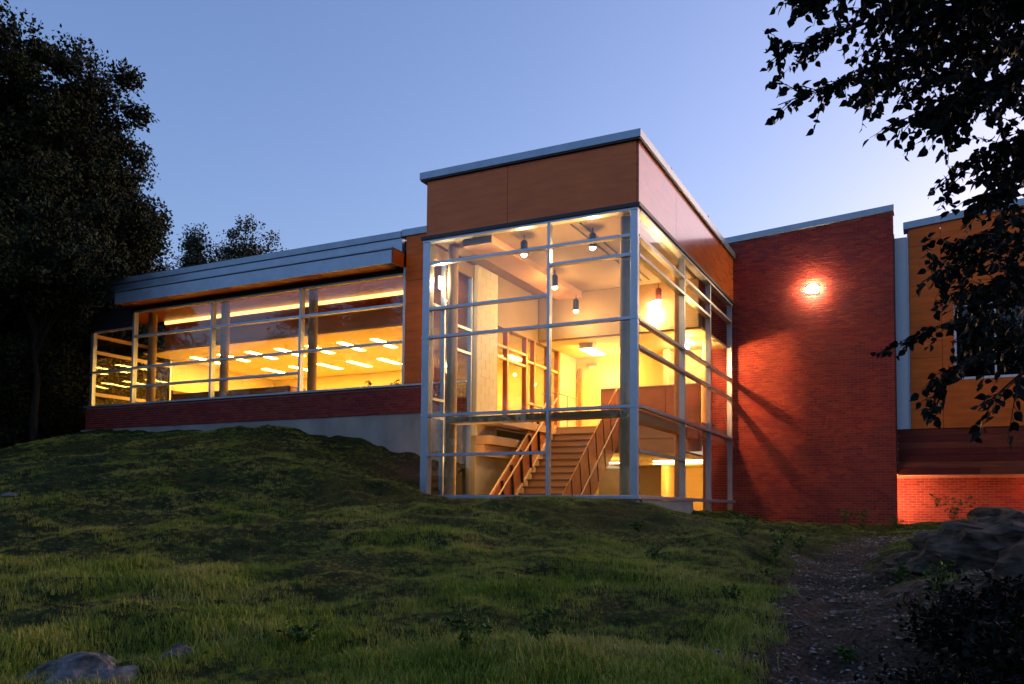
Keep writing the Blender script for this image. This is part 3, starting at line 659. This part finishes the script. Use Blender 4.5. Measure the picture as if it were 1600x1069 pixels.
rl = thing('recess_light', 'wall light tucked behind the brick wall corner washing the low brick wall', 'lamp', (3.66, 8.86, .05))
B('lens', em_wall, rl, -.08, .08, .02, .06, -.1, .1); B('housing', whitem, rl, -.1, .1, .0, .019, -.12, .12)
lamp('recess_glow', (3.66, 9.15, .05), 23, .06, (1, .40, .13)); lamp('recess_glow', (7.6, 9.35, .45), 7, .06, (1, .34, .14))

# ------------------------------------------------------------------ grass
def tuft(name, nbl, spread, hmin, hmax, wd, seed):
    r = random.Random(seed); V = []; Fq = []
    for _ in range(nbl):
        a = r.uniform(0, 6.283); d = spread*math.sqrt(r.random()); bx, by = d*math.cos(a), d*math.sin(a)
        h = r.uniform(hmin, hmax); la = r.uniform(0, 6.283); ln = h*r.uniform(.15, .85); lx, ly = math.cos(la)*ln, math.sin(la)*ln
        wa = la + 1.57 + r.uniform(-.5, .5); wx, wy = math.cos(wa)*wd, math.sin(wa)*wd; k = len(V)
        V += [(bx-wx, by-wy, -.01), (bx+wx, by+wy, -.01), (bx+lx*.35-wx*.8, by+ly*.35-wy*.8, h*.6), (bx+lx*.35+wx*.8, by+ly*.35+wy*.8, h*.6), (bx+lx, by+ly, h*.92)]
        Fq += [(k, k+1, k+3), (k, k+3, k+2), (k+2, k+3, k+4)]
    me = bpy.data.meshes.new(name); me.from_pydata(V, [], Fq); me.materials.append(GM); return bpy.data.objects.new(name, me)
def grass_mat():
    m = bpy.data.materials.new('grass_blades'); m.use_nodes = True; n = m.node_tree; b = n.nodes['Principled BSDF']; b.inputs['Roughness'].default_value = .7; b.inputs['Specular IOR Level'].default_value = .2
    g = n.nodes.new('ShaderNodeNewGeometry'); nz = n.nodes.new('ShaderNodeTexNoise'); nz.inputs['Scale'].default_value = .9; nz.inputs['Detail'].default_value = 6
    n.links.new(g.outputs['Position'], nz.inputs['Vector'])
    ad = n.nodes.new('ShaderNodeMath'); ad.operation = 'MULTIPLY_ADD'; ad.inputs[1].default_value = .45; n.links.new(g.outputs['Random Per Island'], ad.inputs[0]); 
    sb = n.nodes.new('ShaderNodeMath'); sb.operation = 'SUBTRACT'; sb.inputs[1].default_value = .2; n.links.new(nz.outputs[0], sb.inputs[0]); n.links.new(sb.outputs[0], ad.inputs[2])
    r = n.nodes.new('ShaderNodeValToRGB'); e = r.color_ramp.elements; e[0].position = .2; e[0].color = (.10, .155, .012, 1); e[1].position = .85; e[1].color = (.46, .37, .11, 1)
    q = r.color_ramp.elements.new(.5); q.color = (.24, .295, .024, 1)
    n.links.new(ad.outputs[0], r.inputs[0]); n.links.new(r.outputs[0], b.inputs['Base Color'])
    return m
GM = grass_mat()
tcoll = bpy.data.collections.new('tuft_sources')
for i in range(5): tcoll.objects.link(tuft('grass_tuft', 30, .085, .02, .075, .0019, 40+i))
def grass_nodes():
    g = bpy.data.node_groups.new('grass_scatter', 'GeometryNodeTree')
    g.interface.new_socket('Geometry', in_out='INPUT', socket_type='NodeSocketGeometry'); g.interface.new_socket('Geometry', in_out='OUTPUT', socket_type='NodeSocketGeometry')
    N = g.nodes; L = g.links; i = N.new('NodeGroupInput'); o = N.new('NodeGroupOutput')
    d = N.new('GeometryNodeDistributePointsOnFaces'); a = N.new('GeometryNodeInputNamedAttribute'); a.data_type = 'FLOAT'; a.inputs[0].default_value = 'grass_density'
    L.new(i.outputs[0], d.inputs['Mesh']); L.new(a.outputs[0], d.inputs['Density'])
    ci = N.new('GeometryNodeCollectionInfo'); ci.inputs[0].default_value = tcoll; ci.inputs['Separate Children'].default_value = True; ci.inputs['Reset Children'].default_value = True
    ip = N.new('GeometryNodeInstanceOnPoints'); ip.inputs['Pick Instance'].default_value = True
    L.new(d.outputs['Points'], ip.inputs['Points']); L.new(ci.outputs[0], ip.inputs['Instance'])
    rv = N.new('FunctionNodeRandomValue'); rv.data_type = 'FLOAT_VECTOR'; rv.inputs[0].default_value = (-.25, -.25, 0); rv.inputs[1].default_value = (.25, .25, 6.283); L.new(rv.outputs[0], ip.inputs['Rotation'])
    h = N.new('GeometryNodeInputNamedAttribute'); h.data_type = 'FLOAT'; h.inputs[0].default_value = 'grass_height'
    r2 = N.new('FunctionNodeRandomValue'); r2.data_type = 'FLOAT'; r2.inputs[2].default_value = .7; r2.inputs[3].default_value = 1.5
    mu = N.new('ShaderNodeMath'); mu.operation = 'MULTIPLY'; L.new(h.outputs[0], mu.inputs[0]); L.new(r2.outputs[1], mu.inputs[1])
    L.new(mu.outputs[0], ip.inputs['Scale']); L.new(ip.outputs[0], o.inputs[0])
    return g
gobj = bpy.data.objects.new('grass', ground.data); COL.objects.link(gobj)
tag(gobj, None, None, kind='stuff'); gobj['label'] = 'rough dark green grass covering the mound in front of the building'; gobj['category'] = 'grass'
md = gobj.modifiers.new('scatter', 'NODES'); md.node_group = grass_nodes()

# ------------------------------------------------------------------ rocks, gravel, litter, weeds
def rock(name, loc, size, seed, lab, sub=4):
    bm = bmesh.new(); bmesh.ops.create_icosphere(bm, subdivisions=sub, radius=1)
    o = Vector((seed*3.1, seed*1.7, 0))
    for v in bm.verts:
        p = v.co.copy(); n1 = noise.fractal(p*1.1+o, 1, 2, 4); c = noise.cell(p*1.6+o); rg = 1-abs(noise.noise(p*2.3+o)); n2 = noise.fractal(Vector((p.x*3, p.y*3, p.z*9))+o, 1, 2, 5)
        n3 = noise.fractal(p*7+o, 1, 2, 4); v.co = p*(1 + .28*n1 + .26*(rg-.6) + .09*c + .06*n2 + .05*n3)
        v.co = Vector((v.co.x*size[0], v.co.y*size[1], v.co.z*size[2]))
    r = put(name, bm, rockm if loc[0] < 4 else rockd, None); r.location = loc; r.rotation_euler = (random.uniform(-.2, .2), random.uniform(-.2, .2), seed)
    tag(r, lab, 'rock'); return r
gz = lambda x, y: float(ground_z(np.array([x]), np.array([y]))[0])
rock('boulder', (-.20, -11.12, -1.56), (.44, .34, .27), 3, 'pale streaked grey rock half buried in grass at the bottom left')
rock('rock', (.12, -10.62, -1.40), (.14, .10, .13), 8, 'small pale rock right of the streaked rock at the bottom left', 3)
rock('boulder', (5.9, .3, -.58), (.75, .5, .33), 5, 'flat topped boulder on the right skyline before the lit brick wall')
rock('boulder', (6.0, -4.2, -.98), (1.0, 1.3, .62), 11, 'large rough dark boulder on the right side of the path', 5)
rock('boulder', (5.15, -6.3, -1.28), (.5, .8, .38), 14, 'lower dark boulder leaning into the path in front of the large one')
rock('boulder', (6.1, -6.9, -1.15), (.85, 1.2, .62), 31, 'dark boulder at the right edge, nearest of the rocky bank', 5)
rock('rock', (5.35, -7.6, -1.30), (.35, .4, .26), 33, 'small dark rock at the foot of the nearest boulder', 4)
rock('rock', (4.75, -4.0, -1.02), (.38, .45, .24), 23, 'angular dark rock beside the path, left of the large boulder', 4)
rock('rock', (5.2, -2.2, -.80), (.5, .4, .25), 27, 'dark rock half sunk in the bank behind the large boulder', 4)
rock('rock', (3.54, -9.02, -1.27), (.05, .04, .03), 17, 'fist sized pale stone lying in the grass left of the path', 2)
rock('rock', (-8.96, -6.19, gz(-8.96, -6.19)+.02), (.16, .10, .06), 19, 'small light stone in the grass at the left edge', 2)
def scatter_pts(n, x0, x1, y0, y1, thr):
    P = np.c_[rng.uniform(x0, x1, n*6), rng.uniform(y0, y1, n*6)]; m_ = dirt_mask(P[:, 0], P[:, 1]) > thr; P = P[m_][:n]
    return np.c_[P, ground_z(P[:, 0], P[:, 1])]
def gravel():
    P = scatter_pts(16000, 3.0, 6.5, -13, 4, .35); s = .006 + .024*rng.random(len(P))**2.5
    base = np.array([(1,0,0),(-1,0,0),(0,1,0),(0,-1,0),(0,0,1),(0,0,-1)], float); fc = np.array([(0,2,4),(2,1,4),(1,3,4),(3,0,4),(2,0,5),(1,2,5),(3,1,5),(0,3,5)])
    V = P[:, None, :] + base[None] * s[:, None, None] * rng.uniform(.5, 1.3, (len(P), 6, 1)) * np.array([1, 1, .6]) + rng.normal(0, .002, (len(P), 6, 3))
    Fc = (fc[None] + 6*np.arange(len(P))[:, None, None]).reshape(-1, 3)
    o = npmesh('gravel', V.reshape(-1, 3), Fc, gravel_m); tag(o, 'loose grey brown gravel on the trodden dirt path', 'gravel', kind='stuff')
gravel()
def leafcards(P, size, jitter=1.0, fold=.25):
    """pointed oval leaves, each four triangles folded along the midrib; returns V, F"""
    n = len(P); a = rng.normal(size=(n, 3)); a /= np.linalg.norm(a, axis=1)[:, None]
    b = rng.normal(size=(n, 3)); b -= (a*b).sum(1)[:, None]*a; b /= np.linalg.norm(b, axis=1)[:, None]; c = np.cross(a, b)
    s = size*rng.uniform(.7, 1.3, n)[:, None]
    V = np.stack([P, P + a*s*.45 + b*s*.30 + c*s*fold*.5, P + a*s, P + a*s*.45 - b*s*.30 + c*s*fold*.5], 1)
    Fc = np.array([(0, 1, 2), (0, 2, 3)])[None] + 4*np.arange(n)[:, None, None]
    return V.reshape(-1, 3), Fc.reshape(-1, 3)
P = scatter_pts(1500, 3.0, 6.5, -13, 4, .25); P[:, 2] += .012
Pl = np.c_[rng.uniform(-9, 4.5, 2600), rng.uniform(-11.5, -.4, 2600)]; Pl = np.c_[Pl, ground_z(Pl[:, 0], Pl[:, 1]) + .03]; P = np.r_[P, Pl]
V, Fc = leafcards(P, .035); o = npmesh('leaf_litter', V, Fc, litter_m); tag(o, 'dry brown leaves fallen on the path and lawn', 'leaves', kind='stuff')

def weed(x, y, h, n, lab, m=leaf_weed, spread=.12, ls=.05):
    t = thing('weed', lab, 'plant', (x, y, gz(x, y)-.01))
    bs = bmesh.new(); pts = []
    for k in range(n):
        a = random.uniform(0, 6.28); l = random.uniform(.2, 1)*spread; hk = h*random.uniform(.5, 1)
        p0 = Vector((0, 0, 0)); p1 = Vector((math.cos(a)*l*.5, math.sin(a)*l*.5, hk*.6)); p2 = Vector((math.cos(a)*l*1.3, math.sin(a)*l*1.3, hk))
        tube(bs, [p0, p1, p2], [.003, .002, .001], 4, False)
        for q in range(7): 
            u = random.uniform(.2, 1); pts.append(tuple(p1.lerp(p2, u) if u > .4 else p0.lerp(p1, u+.4)))
    put('stem', bs, m, t); V, Fc = leafcards(np.array(pts), ls); npmesh('foliage', V, Fc, m, t)
weeds = [(1.9, -5.2, .22, 'low leafy weed in the lawn left of the path'), (2.9, -2.3, .45, 'tall dark weed clump at the top left of the path'), (2.55, -3.2, .35, 'weed clump with narrow leaves left of the path top'),
 (3.1, -3.9, .25, 'broad leaved weed at the left path edge'), (2.6, -9.9, .3, 'dark leafy weed in the grass near the bottom centre'), (2.2, -10.2, .34, 'bushy weed left of the bottom centre weed'), (.75, -10.1, .22, 'bright green weed right of the bottom left rock'),
 (3.45, 6.2, .5, 'thin weed standing before the brick wall base'), (5.3, 5.4, .8, 'thin stemmed weed before the lit low brick wall'), (3.0, 6.8, .35, 'short weed at the foot of the brick wall'), (4.75, -7.6, .3, 'weed with reddish leaves on the right path edge'), (4.9, -6.9, .35, 'leafy weed between path and lower boulder'), (3.55, -6.3, .2, 'reddish weed on the left path edge'),
 (-5.2, -.6, .18, 'small weed in front of the tower left post'), (1.1, -3.4, .18, 'small weed in the lawn below the tower corner')]
weeds += [(3.3, -7.4, .16, 'second low weed on the left path edge'), (3.2, -5.3, .2, 'leafy weed where lawn meets path, mid slope'), (4.6, -5.2, .22, 'weed on the right path edge before the boulders'), (4.75, -3.6, .3, 'weed behind the lower boulder beside the path'), (3.0, -.9, .3, 'weed at the far left bend of the path'),
 (2.3, -1.6, .28, 'weed on the lawn behind the tall dark clump'), (4.2, 5.4, .3, 'short weed where the brick wall ends'), (4.3, -8.2, .10, 'tiny weed growing in the middle of the path')]
for i, (x, y, h, lab) in enumerate(weeds): weed(x, y, h, 14, lab, leaf_weed if i not in (10, 12) else litter_m, spread=h*.5, ls=.035+h*.05)

# ------------------------------------------------------------------ trees
def limb_tree(name, label, loc, H, Rc, zc, m, nclump, nleaf, lsize, seed, squash=1.1, conic=False, cat='tree', trunk_r=.25, clump_r=.9, group=None, down=None):
    global rng
    r = np.random.default_rng(seed); rd = random.Random(seed)
    t = thing(name, label, cat, loc, group=group)
    bt = bmesh.new(); top = H*.86
    path = [(0, 0, -1.3)]; 
    for k in range(1, 7): path.append((rd.uniform(-.12, .12)*k*.3, rd.uniform(-.12, .12)*k*.3, top*k/6))
    tube(bt, path, [trunk_r*(1-.88*k/6) + .02 for k in range(7)], 10)
    # clump centres: inside an uneven ellipsoid, mostly towards its skin
    C = []
    while len(C) < nclump:
        d = r.normal(size=3); d /= np.linalg.norm(d); rr = r.uniform(.35, 1)**.5
        lob = 1 + .13*math.sin(3*math.atan2(d[1], d[0]) + seed) * (1-abs(d[2])) + .16*math.sin(5*d[2]*2 + seed*2) + r.normal()*.06
        p = d*rr*lob*np.array([Rc, Rc, (H-zc)*squash if d[2] > 0 else (down or zc*.95)])
        if conic:
            f = np.clip(1 - (p[2]+zc)/(H+.01), .06, 1); p[0] *= f**.6*1.3; p[1] *= f**.6*1.3
        C.append(p + np.array([0, 0, zc]))
    C = np.array(C); C = C[C[:, 2] > .4]
    for c in C[:: max(1, len(C)//42)]:
        zb = min(max(c[2]*.62, H*.12), top*.9); b = Vector((0, 0, zb)); e = Vector(c); mid = b.lerp(e, .5) + Vector((0, 0, .25))
        tube(bt, [b, mid, e], [trunk_r*.28, trunk_r*.16, .015], 5, False)
    put('trunk', bt, bark, t)
    crad = clump_r*r.uniform(.55, 1.35, len(C))
    D = r.normal(size=(len(C), nleaf, 3)); D /= np.linalg.norm(D, axis=2)[..., None]
    lobes = 1 + .35*np.sin(D[..., :1]*5 + C[:, None, :1]*9) * np.sin(D[..., 1:2]*6 + C[:, None, 1:2]*7)
    P = (C[:, None, :] + D*lobes*(r.random((len(C), nleaf, 1))**.45)*crad[:, None, None]*.82*np.array([1, 1, .7])).reshape(-1, 3)
    sv = rng; rng = r; V, Fc = leafcards(P, lsize); rng = sv
    npmesh('crown', V, Fc, m, t); return t
limb_tree('maple_tree', 'huge dark maple tree filling the left edge above the mound', (-25.6, 1.0, 1.0), 16.2, 4.6, 7.6, leaf_far, 520, 560, .16, 4, trunk_r=.45, clump_r=1.15)
limb_tree('maple_tree', 'dark lower maple tree behind the left end of the library roof', (-25.0, 6.6, 1.2), 9.2, 2.6, 5.0, leaf_far, 170, 380, .15, 9, trunk_r=.2, clump_r=.9)
limb_tree('maple_tree', 'dark understorey tree left of the library corner, under the big maple', (-20.6, .9, 1.2), 6.2, 2.1, 3.4, leaf_far, 110, 450, .12, 12, trunk_r=.14, clump_r=.8)
limb_tree('maple_tree', 'dark bushy tree low on the left edge behind the mound', (-24.5, -.6, 1.0), 7.0, 3.4, 3.6, leaf_far, 160, 450, .13, 15, trunk_r=.16, clump_r=.9)
limb_tree('pine_tree', 'spiky pine tree behind the library roof, left of the two', (-25.6, 12.6, .5), 11.0, 2.7, 7.2, leaf_pine, 260, 150, .13, 21, conic=True, trunk_r=.2, clump_r=.75)
limb_tree('pine_tree', 'rounder pine tree behind the library roof, right of the two', (-24.9, 14.5, .5), 12.0, 2.6, 8.2, leaf_pine, 230, 150, .13, 22, trunk_r=.2, clump_r=.75)
limb_tree('pine_tree', 'low dark tree between the pines and the lower maple', (-28.3, 14.8, .5), 12.2, 2.4, 7.0, leaf_pine, 200, 150, .13, 23, trunk_r=.2, clump_r=.8)
limb_tree('maple_tree', 'tall dark maple between the edge maple and the library roof', (-22.9, 4.3, 1.2), 13.6, 2.9, 8.0, leaf_far, 300, 520, .15, 41, trunk_r=.25, clump_r=1.0)
limb_tree('maple_tree', 'small dark tree overhanging the left end of the library roof', (-18.5, .5, 1.4), 6.6, 1.8, 5.0, leaf_far, 110, 380, .13, 31, trunk_r=.09, clump_r=.6, down=.7)
limb_tree('maple_tree', 'dark tree closing the gap beyond the left library corner', (-26.5, 8.5, .8), 7.5, 3.6, 3.4, leaf_far, 120, 380, .14, 33, trunk_r=.16, clump_r=1.0)
limb_tree('maple_tree', 'dark tree left of and behind the big maple trunk', (-32, 3.5, .5), 9, 4.2, 4.0, leaf_far, 120, 380, .16, 34, trunk_r=.16, clump_r=1.1)
for i, (x, y, h, rc) in enumerate(((-22.6, 2.4, 3.2, 1.8), (-26.5, 2.2, 3.0, 2.4), (-20.6, 3.4, 3.0, 1.5), (-30, 7, 3.6, 3.0))):
    limb_tree('bush', ['low dark bush at the crest of the mound beside the library corner', 'low dark bush at the far left edge of the mound', 'dark bush against the library end wall', 'dark bush behind the maples on the left'][i], (x, y, .7), h, rc, 1.4, leaf_far, 70, 260, .13, 70+i, cat='bush', trunk_r=.05, clump_r=.7)
# trees standing behind the photographer (seen in the glass)
for i, (x, y, h, rc) in enumerate(((-30, -26, 15.5, 6.5), (-39, -30, 15, 7), (-16, -30, 12, 5.5), (-48, -24, 15, 6), (2, -34, 13, 6.5), (18, -30, 13, 6))):
    limb_tree('oak_tree', ['broad oak tree across the lawn, mirrored in the library glass', 'oak tree second from the left across the lawn', 'smaller oak tree across the lawn facing the tower', 'leftmost oak tree across the lawn', 'oak tree straight behind the viewpoint', 'oak tree to the right behind the viewpoint'][i], (x, y, -2.2), h, rc, h*.52, leaf_far, 130, 330, .2, 50+i, trunk_r=.4, clump_r=1.9)

# foreground tree whose branches hang in from the right
ft = thing('birch_tree', 'near tree hanging dark pointed leaves into the top right corner', 'tree', (7.9, -6.3, -.9))
o0 = Vector((7.9, -6.3, -.9))
bt = bmesh.new(); T = [(7.9,-6.3,-1.1),(7.75,-6.4,.4),(7.6,-6.6,2.0),(7.3,-6.9,3.2),(7.2,-6.9,5.0),(7.3,-6.7,7.0)]
tube(bt, [Vector(p)-o0 for p in T], [.16,.14,.12,.10,.07,.03], 12)
for a, b in (((7.4,-6.8,2.9),(6.36,-7.66,3.7)), ((7.6,-6.6,1.9),(6.23,-8.23,2.7)), ((7.7,-6.5,1.0),(6.24,-8.06,1.89)), ((7.35,-6.85,3.1),(6.27,-8.16,3.83))):
    a, b = Vector(a)-o0, Vector(b)-o0; tube(bt, [a, a.lerp(b, .5)+Vector((0, 0, .08)), b], [.06, .045, .035], 8)
put('trunk', bt, bark, ft)
LIMBS = {
'A7': ([(6.36, -7.66, 3.7), (5.75, -7.5, 3.47), (5.41, -7.56, 3.32), (5.04, -7.84, 3.12), (4.82, -8.05, 2.87)], 1.3),
'A8': ([(6.27, -8.16, 3.83), (5.69, -8.09, 3.4), (5.28, -8.29, 3.26), (4.87, -8.6, 3.07), (4.52, -8.87, 2.83)], 1.3),
'A9': ([(6.36, -7.66, 3.7), (5.56, -9.12, 2.54), (5.34, -9.32, 2.29), (5.13, -9.53, 2.13), (4.97, -9.61, 1.98)], 1.0),
'A10': ([(6.27, -8.16, 3.83), (5.83, -7.27, 3.99), (5.42, -7.47, 3.79), (5.06, -7.64, 3.68), (4.69, -7.82, 3.63)], 1.2),
'B3': ([(6.23, -8.23, 2.7), (5.9, -8.05, 2.63), (5.66, -8.16, 2.45), (5.5, -8.24, 2.27), (5.33, -8.42, 1.96)], 0.9),
'C6': ([(6.24, -8.06, 1.89), (5.87, -7.56, 1.64), (5.53, -7.73, 1.49), (5.27, -7.85, 1.4), (5.01, -8.09, 1.32)], 1.2),
'C7': ([(6.24, -8.06, 1.89), (5.7, -9.09, 1.32), (5.45, -9.32, 1.17), (5.28, -9.4, 1.06), (5.12, -9.47, 0.91)], 0.9),
'A1': ([(6.36,-7.66,3.7),(5.5,-8.4,3.28),(4.8,-8.97,3.06),(4.33,-9.41,2.73),(4.05,-9.77,2.54)], 1.0),
'A2': ([(6.36,-7.66,3.7),(5.49,-8.5,2.91),(4.91,-9.01,2.71),(4.48,-9.43,2.44),(4.1,-9.83,2.16)], 1.0),
'A3': ([(6.36,-7.66,3.7),(5.64,-8.75,2.62),(5.22,-9.17,2.35),(4.97,-9.39,2.15),(4.73,-9.61,1.98)], .9),
'A4': ([(6.27,-8.16,3.83),(5.47,-8.75,3.3),(4.92,-9.25,3.08),(4.4,-9.72,2.83),(4.21,-9.92,2.69)], 1.2),
'A5': ([(6.36,-7.66,3.7),(5.56,-7.83,3.45),(5.13,-8.03,3.25),(4.7,-8.45,2.9),(4.46,-8.67,2.67)], 1.2),
'A6': ([(6.27,-8.16,3.83),(5.6,-8.6,3.5),(5.2,-8.7,3.3),(4.8,-8.9,3.15),(4.6,-9.1,3.0)], 1.2),
'B1': ([(6.23,-8.23,2.7),(5.78,-8.66,2.26),(5.44,-8.93,2.09),(5.21,-9.14,1.92),(5.0,-9.35,1.69)], .7),
'B2': ([(6.23,-8.23,2.7),(5.73,-9.0,2.04),(5.47,-9.23,1.8),(5.29,-9.42,1.61),(5.13,-9.52,1.52)], .8),
'C1': ([(6.24,-8.06,1.89),(5.76,-8.4,1.55),(5.41,-8.68,1.47),(5.15,-8.92,1.36),(4.85,-9.17,1.16)], .9),
'C2': ([(6.24,-8.06,1.89),(5.77,-8.27,1.33),(5.38,-8.57,1.13),(5.03,-8.84,.97),(4.74,-9.1,.78)], .9),
'C3': ([(6.24,-8.06,1.89),(5.65,-8.65,.96),(5.27,-8.94,.77),(4.98,-9.18,.59),(4.88,-9.33,.3)], .8),
'C4': ([(6.24,-8.06,1.89),(5.64,-9.42,.72),(5.41,-9.86,.53),(5.28,-10.03,.41),(5.1,-10.22,.23)], .25),
'C5': ([(6.24,-8.06,1.89),(5.75,-7.98,1.86),(5.42,-8.13,1.77),(5.25,-8.32,1.65),(5.05,-8.42,1.55)], 1.1)}
leaf_pts = []; rl_ = random.Random(3)
for nm, (pl, dn) in LIMBS.items():
    pl = [Vector(p)-o0 for p in pl]; bb = bmesh.new(); tube(bb, pl, [.030, .016, .010, .006, .003], 6)
    nt_ = int(64*dn*(.45 if nm[0] == 'C' else .8))
    for k in range(nt_):
        s = .8 + 3.05*(k+rl_.random())/nt_; i = min(int(s), 3); p = pl[i].lerp(pl[i+1], s-i); d = (pl[i+1]-pl[i]).normalized()
        side = Vector((rl_.uniform(-1, 1), rl_.uniform(-1, 1), rl_.uniform(-1, .9))); dr = (d*.9 + side*.8).normalized(); Lt = rl_.uniform(.12, .38)*(1.1 if s < 3 else .7)
        q1 = p + dr*Lt*.5; q2 = p + dr*Lt + Vector((0, 0, -.06*Lt/.3))
        tube(bb, [p, q1, q2], [.0035, .0025, .0012], 4, False)
        nl = int(Lt/.022)
        for j in range(nl):
            u = (j+.6)/nl; b = p.lerp(q1, min(1, u*2)) if u < .5 else q1.lerp(q2, u*2-1)
            ld = (dr*.35 + Vector((rl_.uniform(-1, 1), rl_.uniform(-1, 1), rl_.uniform(-1.3, .2)))*.8).normalized(); leaf_pts.append((b, ld, rl_.uniform(.045, .085)))
    put('branch', bb, bark, ft)
# unseen crown of the same tree, added overhead to shade the foreground
rc_ = np.random.default_rng(77); bc = bmesh.new(); CC = []
while len(CC) < 190:
    d_ = rc_.uniform(-1, 1, 3)
    if (d_**2).sum() < 1: CC.append(np.array([7.2, -11.2, 6.9]) + d_*np.array([4.6, 3.3, 2.0]))
CC = np.array(CC)
for c_ in CC[::5]:
    a_ = Vector((7.22, -6.9, 4.6)) - o0; e_ = Vector(c_) - o0; tube(bc, [a_, a_.lerp(e_, .5) + Vector((0, 0, .5)), e_], [.05, .03, .01], 6, False)
put('limbs', bc, bark, ft)
Dn = rc_.normal(size=(len(CC), 330, 3)); Dn /= np.linalg.norm(Dn, axis=2)[..., None]
Pn = (CC[:, None] + Dn*(rc_.random((len(CC), 330, 1))**.45)*.62 - np.array(o0)).reshape(-1, 3)
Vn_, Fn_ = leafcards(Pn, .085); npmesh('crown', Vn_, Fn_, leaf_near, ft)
def leaf_shape():
    prof = [(0, .0), (.12, .0), (.28, .24), (.45, .33), (.65, .24), (.84, .08), (1.0, 0)]
    V = [(0, 0, 0), (.16, 0, -.01)]; 
    V += [(.28, 0, -.02), (.45, 0, -.015), (.65, 0, -.02), (.84, 0, -.05), (1.0, 0, -.10)]
    L = [(.22, .19, .05), (.42, .32, .07), (.65, .24, .03), (.84, .09, -.03)]
    V += L + [(x, -y, z) for x, y, z in L]
    Fc = [(1, 7, 2), (2, 7, 8), (2, 8, 3), (3, 8, 9), (3, 9, 4), (4, 9, 10), (4, 10, 5), (5, 10, 6), (1, 2, 11), (2, 12, 11), (2, 3, 12), (3, 13, 12), (3, 4, 13), (4, 14, 13), (4, 5, 14), (5, 6, 14)]
    V += [(0, .008, 0)]; Fc += [(0, 1, 15)]
    return V, Fc
LV, LF = leaf_shape()
meL = bpy.data.meshes.new('leaf'); meL.from_pydata(LV, [], LF); meL.materials.append(leaf_near)
mats_ = []
for b, d, s in leaf_pts:
    q = d.to_track_quat('X', 'Z').to_matrix() @ Matrix.Rotation(rl_.uniform(-3.1, 3.1), 3, 'X'); mats_.append((b, q, s))
order = sorted(range(len(mats_)), key=lambda i: ((mats_[i][0]+o0)-CAM).length / mats_[i][2])
for i in order[:300]:
    b, q, s = mats_[i]; o = bpy.data.objects.new('leaf', meL); COL.objects.link(o); o.parent = ft; o.matrix_local = Matrix.Translation(b) @ (q.to_4x4() @ Matrix.Scale(s, 4))
LVn = np.array(LV); LFn = np.array(LF); Vs = []; Fs = []
for c, i in enumerate(order[300:]):
    b, q, s = mats_[i]; Vs.append(LVn @ (np.array(q)*s).T + np.array(b)); Fs.append(LFn + c*len(LV))
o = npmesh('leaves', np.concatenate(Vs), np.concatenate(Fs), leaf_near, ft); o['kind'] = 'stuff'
# dark shrub at the lower right
def shrub(x, y, rad, h, lab, n, ls, seed, m=leaf_near):
    r = np.random.default_rng(seed); t = thing('shrub', lab, 'shrub', (x, y, gz(x, y)-.05)); bs = bmesh.new(); P = []
    rd = random.Random(seed)
    for k in range(n):
        a = rd.uniform(0, 6.28); l = rad*math.sqrt(rd.random()); hk = h*rd.uniform(.45, 1)*(1-.4*(l/rad)**2); e = Vector((math.cos(a)*l, math.sin(a)*l, hk)); md_ = e*.5 + Vector((0, 0, .12*h))
        tube(bs, [(0, 0, 0), md_, e], [.01, .006, .002], 4, False)
        for j in range(26): u = rd.uniform(.3, 1.05); P.append(np.array(md_.lerp(e, u*2-1) if u > .5 else md_*u*2) + r.normal(0, .06, 3))
    put('stem', bs, bark, t); global rng; sv = rng; rng = r; V, Fc = leafcards(np.array(P), ls); rng = sv; npmesh('foliage', V, Fc, m, t)
shrub(5.5, -8.1, .55, .45, 'dark leafy shrub right of the path, in front of the boulders', 110, .07, 61)
shrub(5.5, -9.2, .5, .45, 'dark shrub at the bottom right corner beside the path', 110, .06, 62)
shrub(6.7, -8.2, .6, .7, 'dark shrub at the right edge below the nearest boulder', 80, .07, 63)
shrub(5.15, -8.3, .5, .5, 'dark leafy plant spilling over the right path edge', 90, .055, 66)
shrub(5.0, -9.5, .40, .34, 'small dark plant at the bottom edge right of the path', 50, .045, 64)
shrub(6.2, -9.0, .6, .6, 'tallest dark shrub in the bottom right corner', 100, .07, 65)
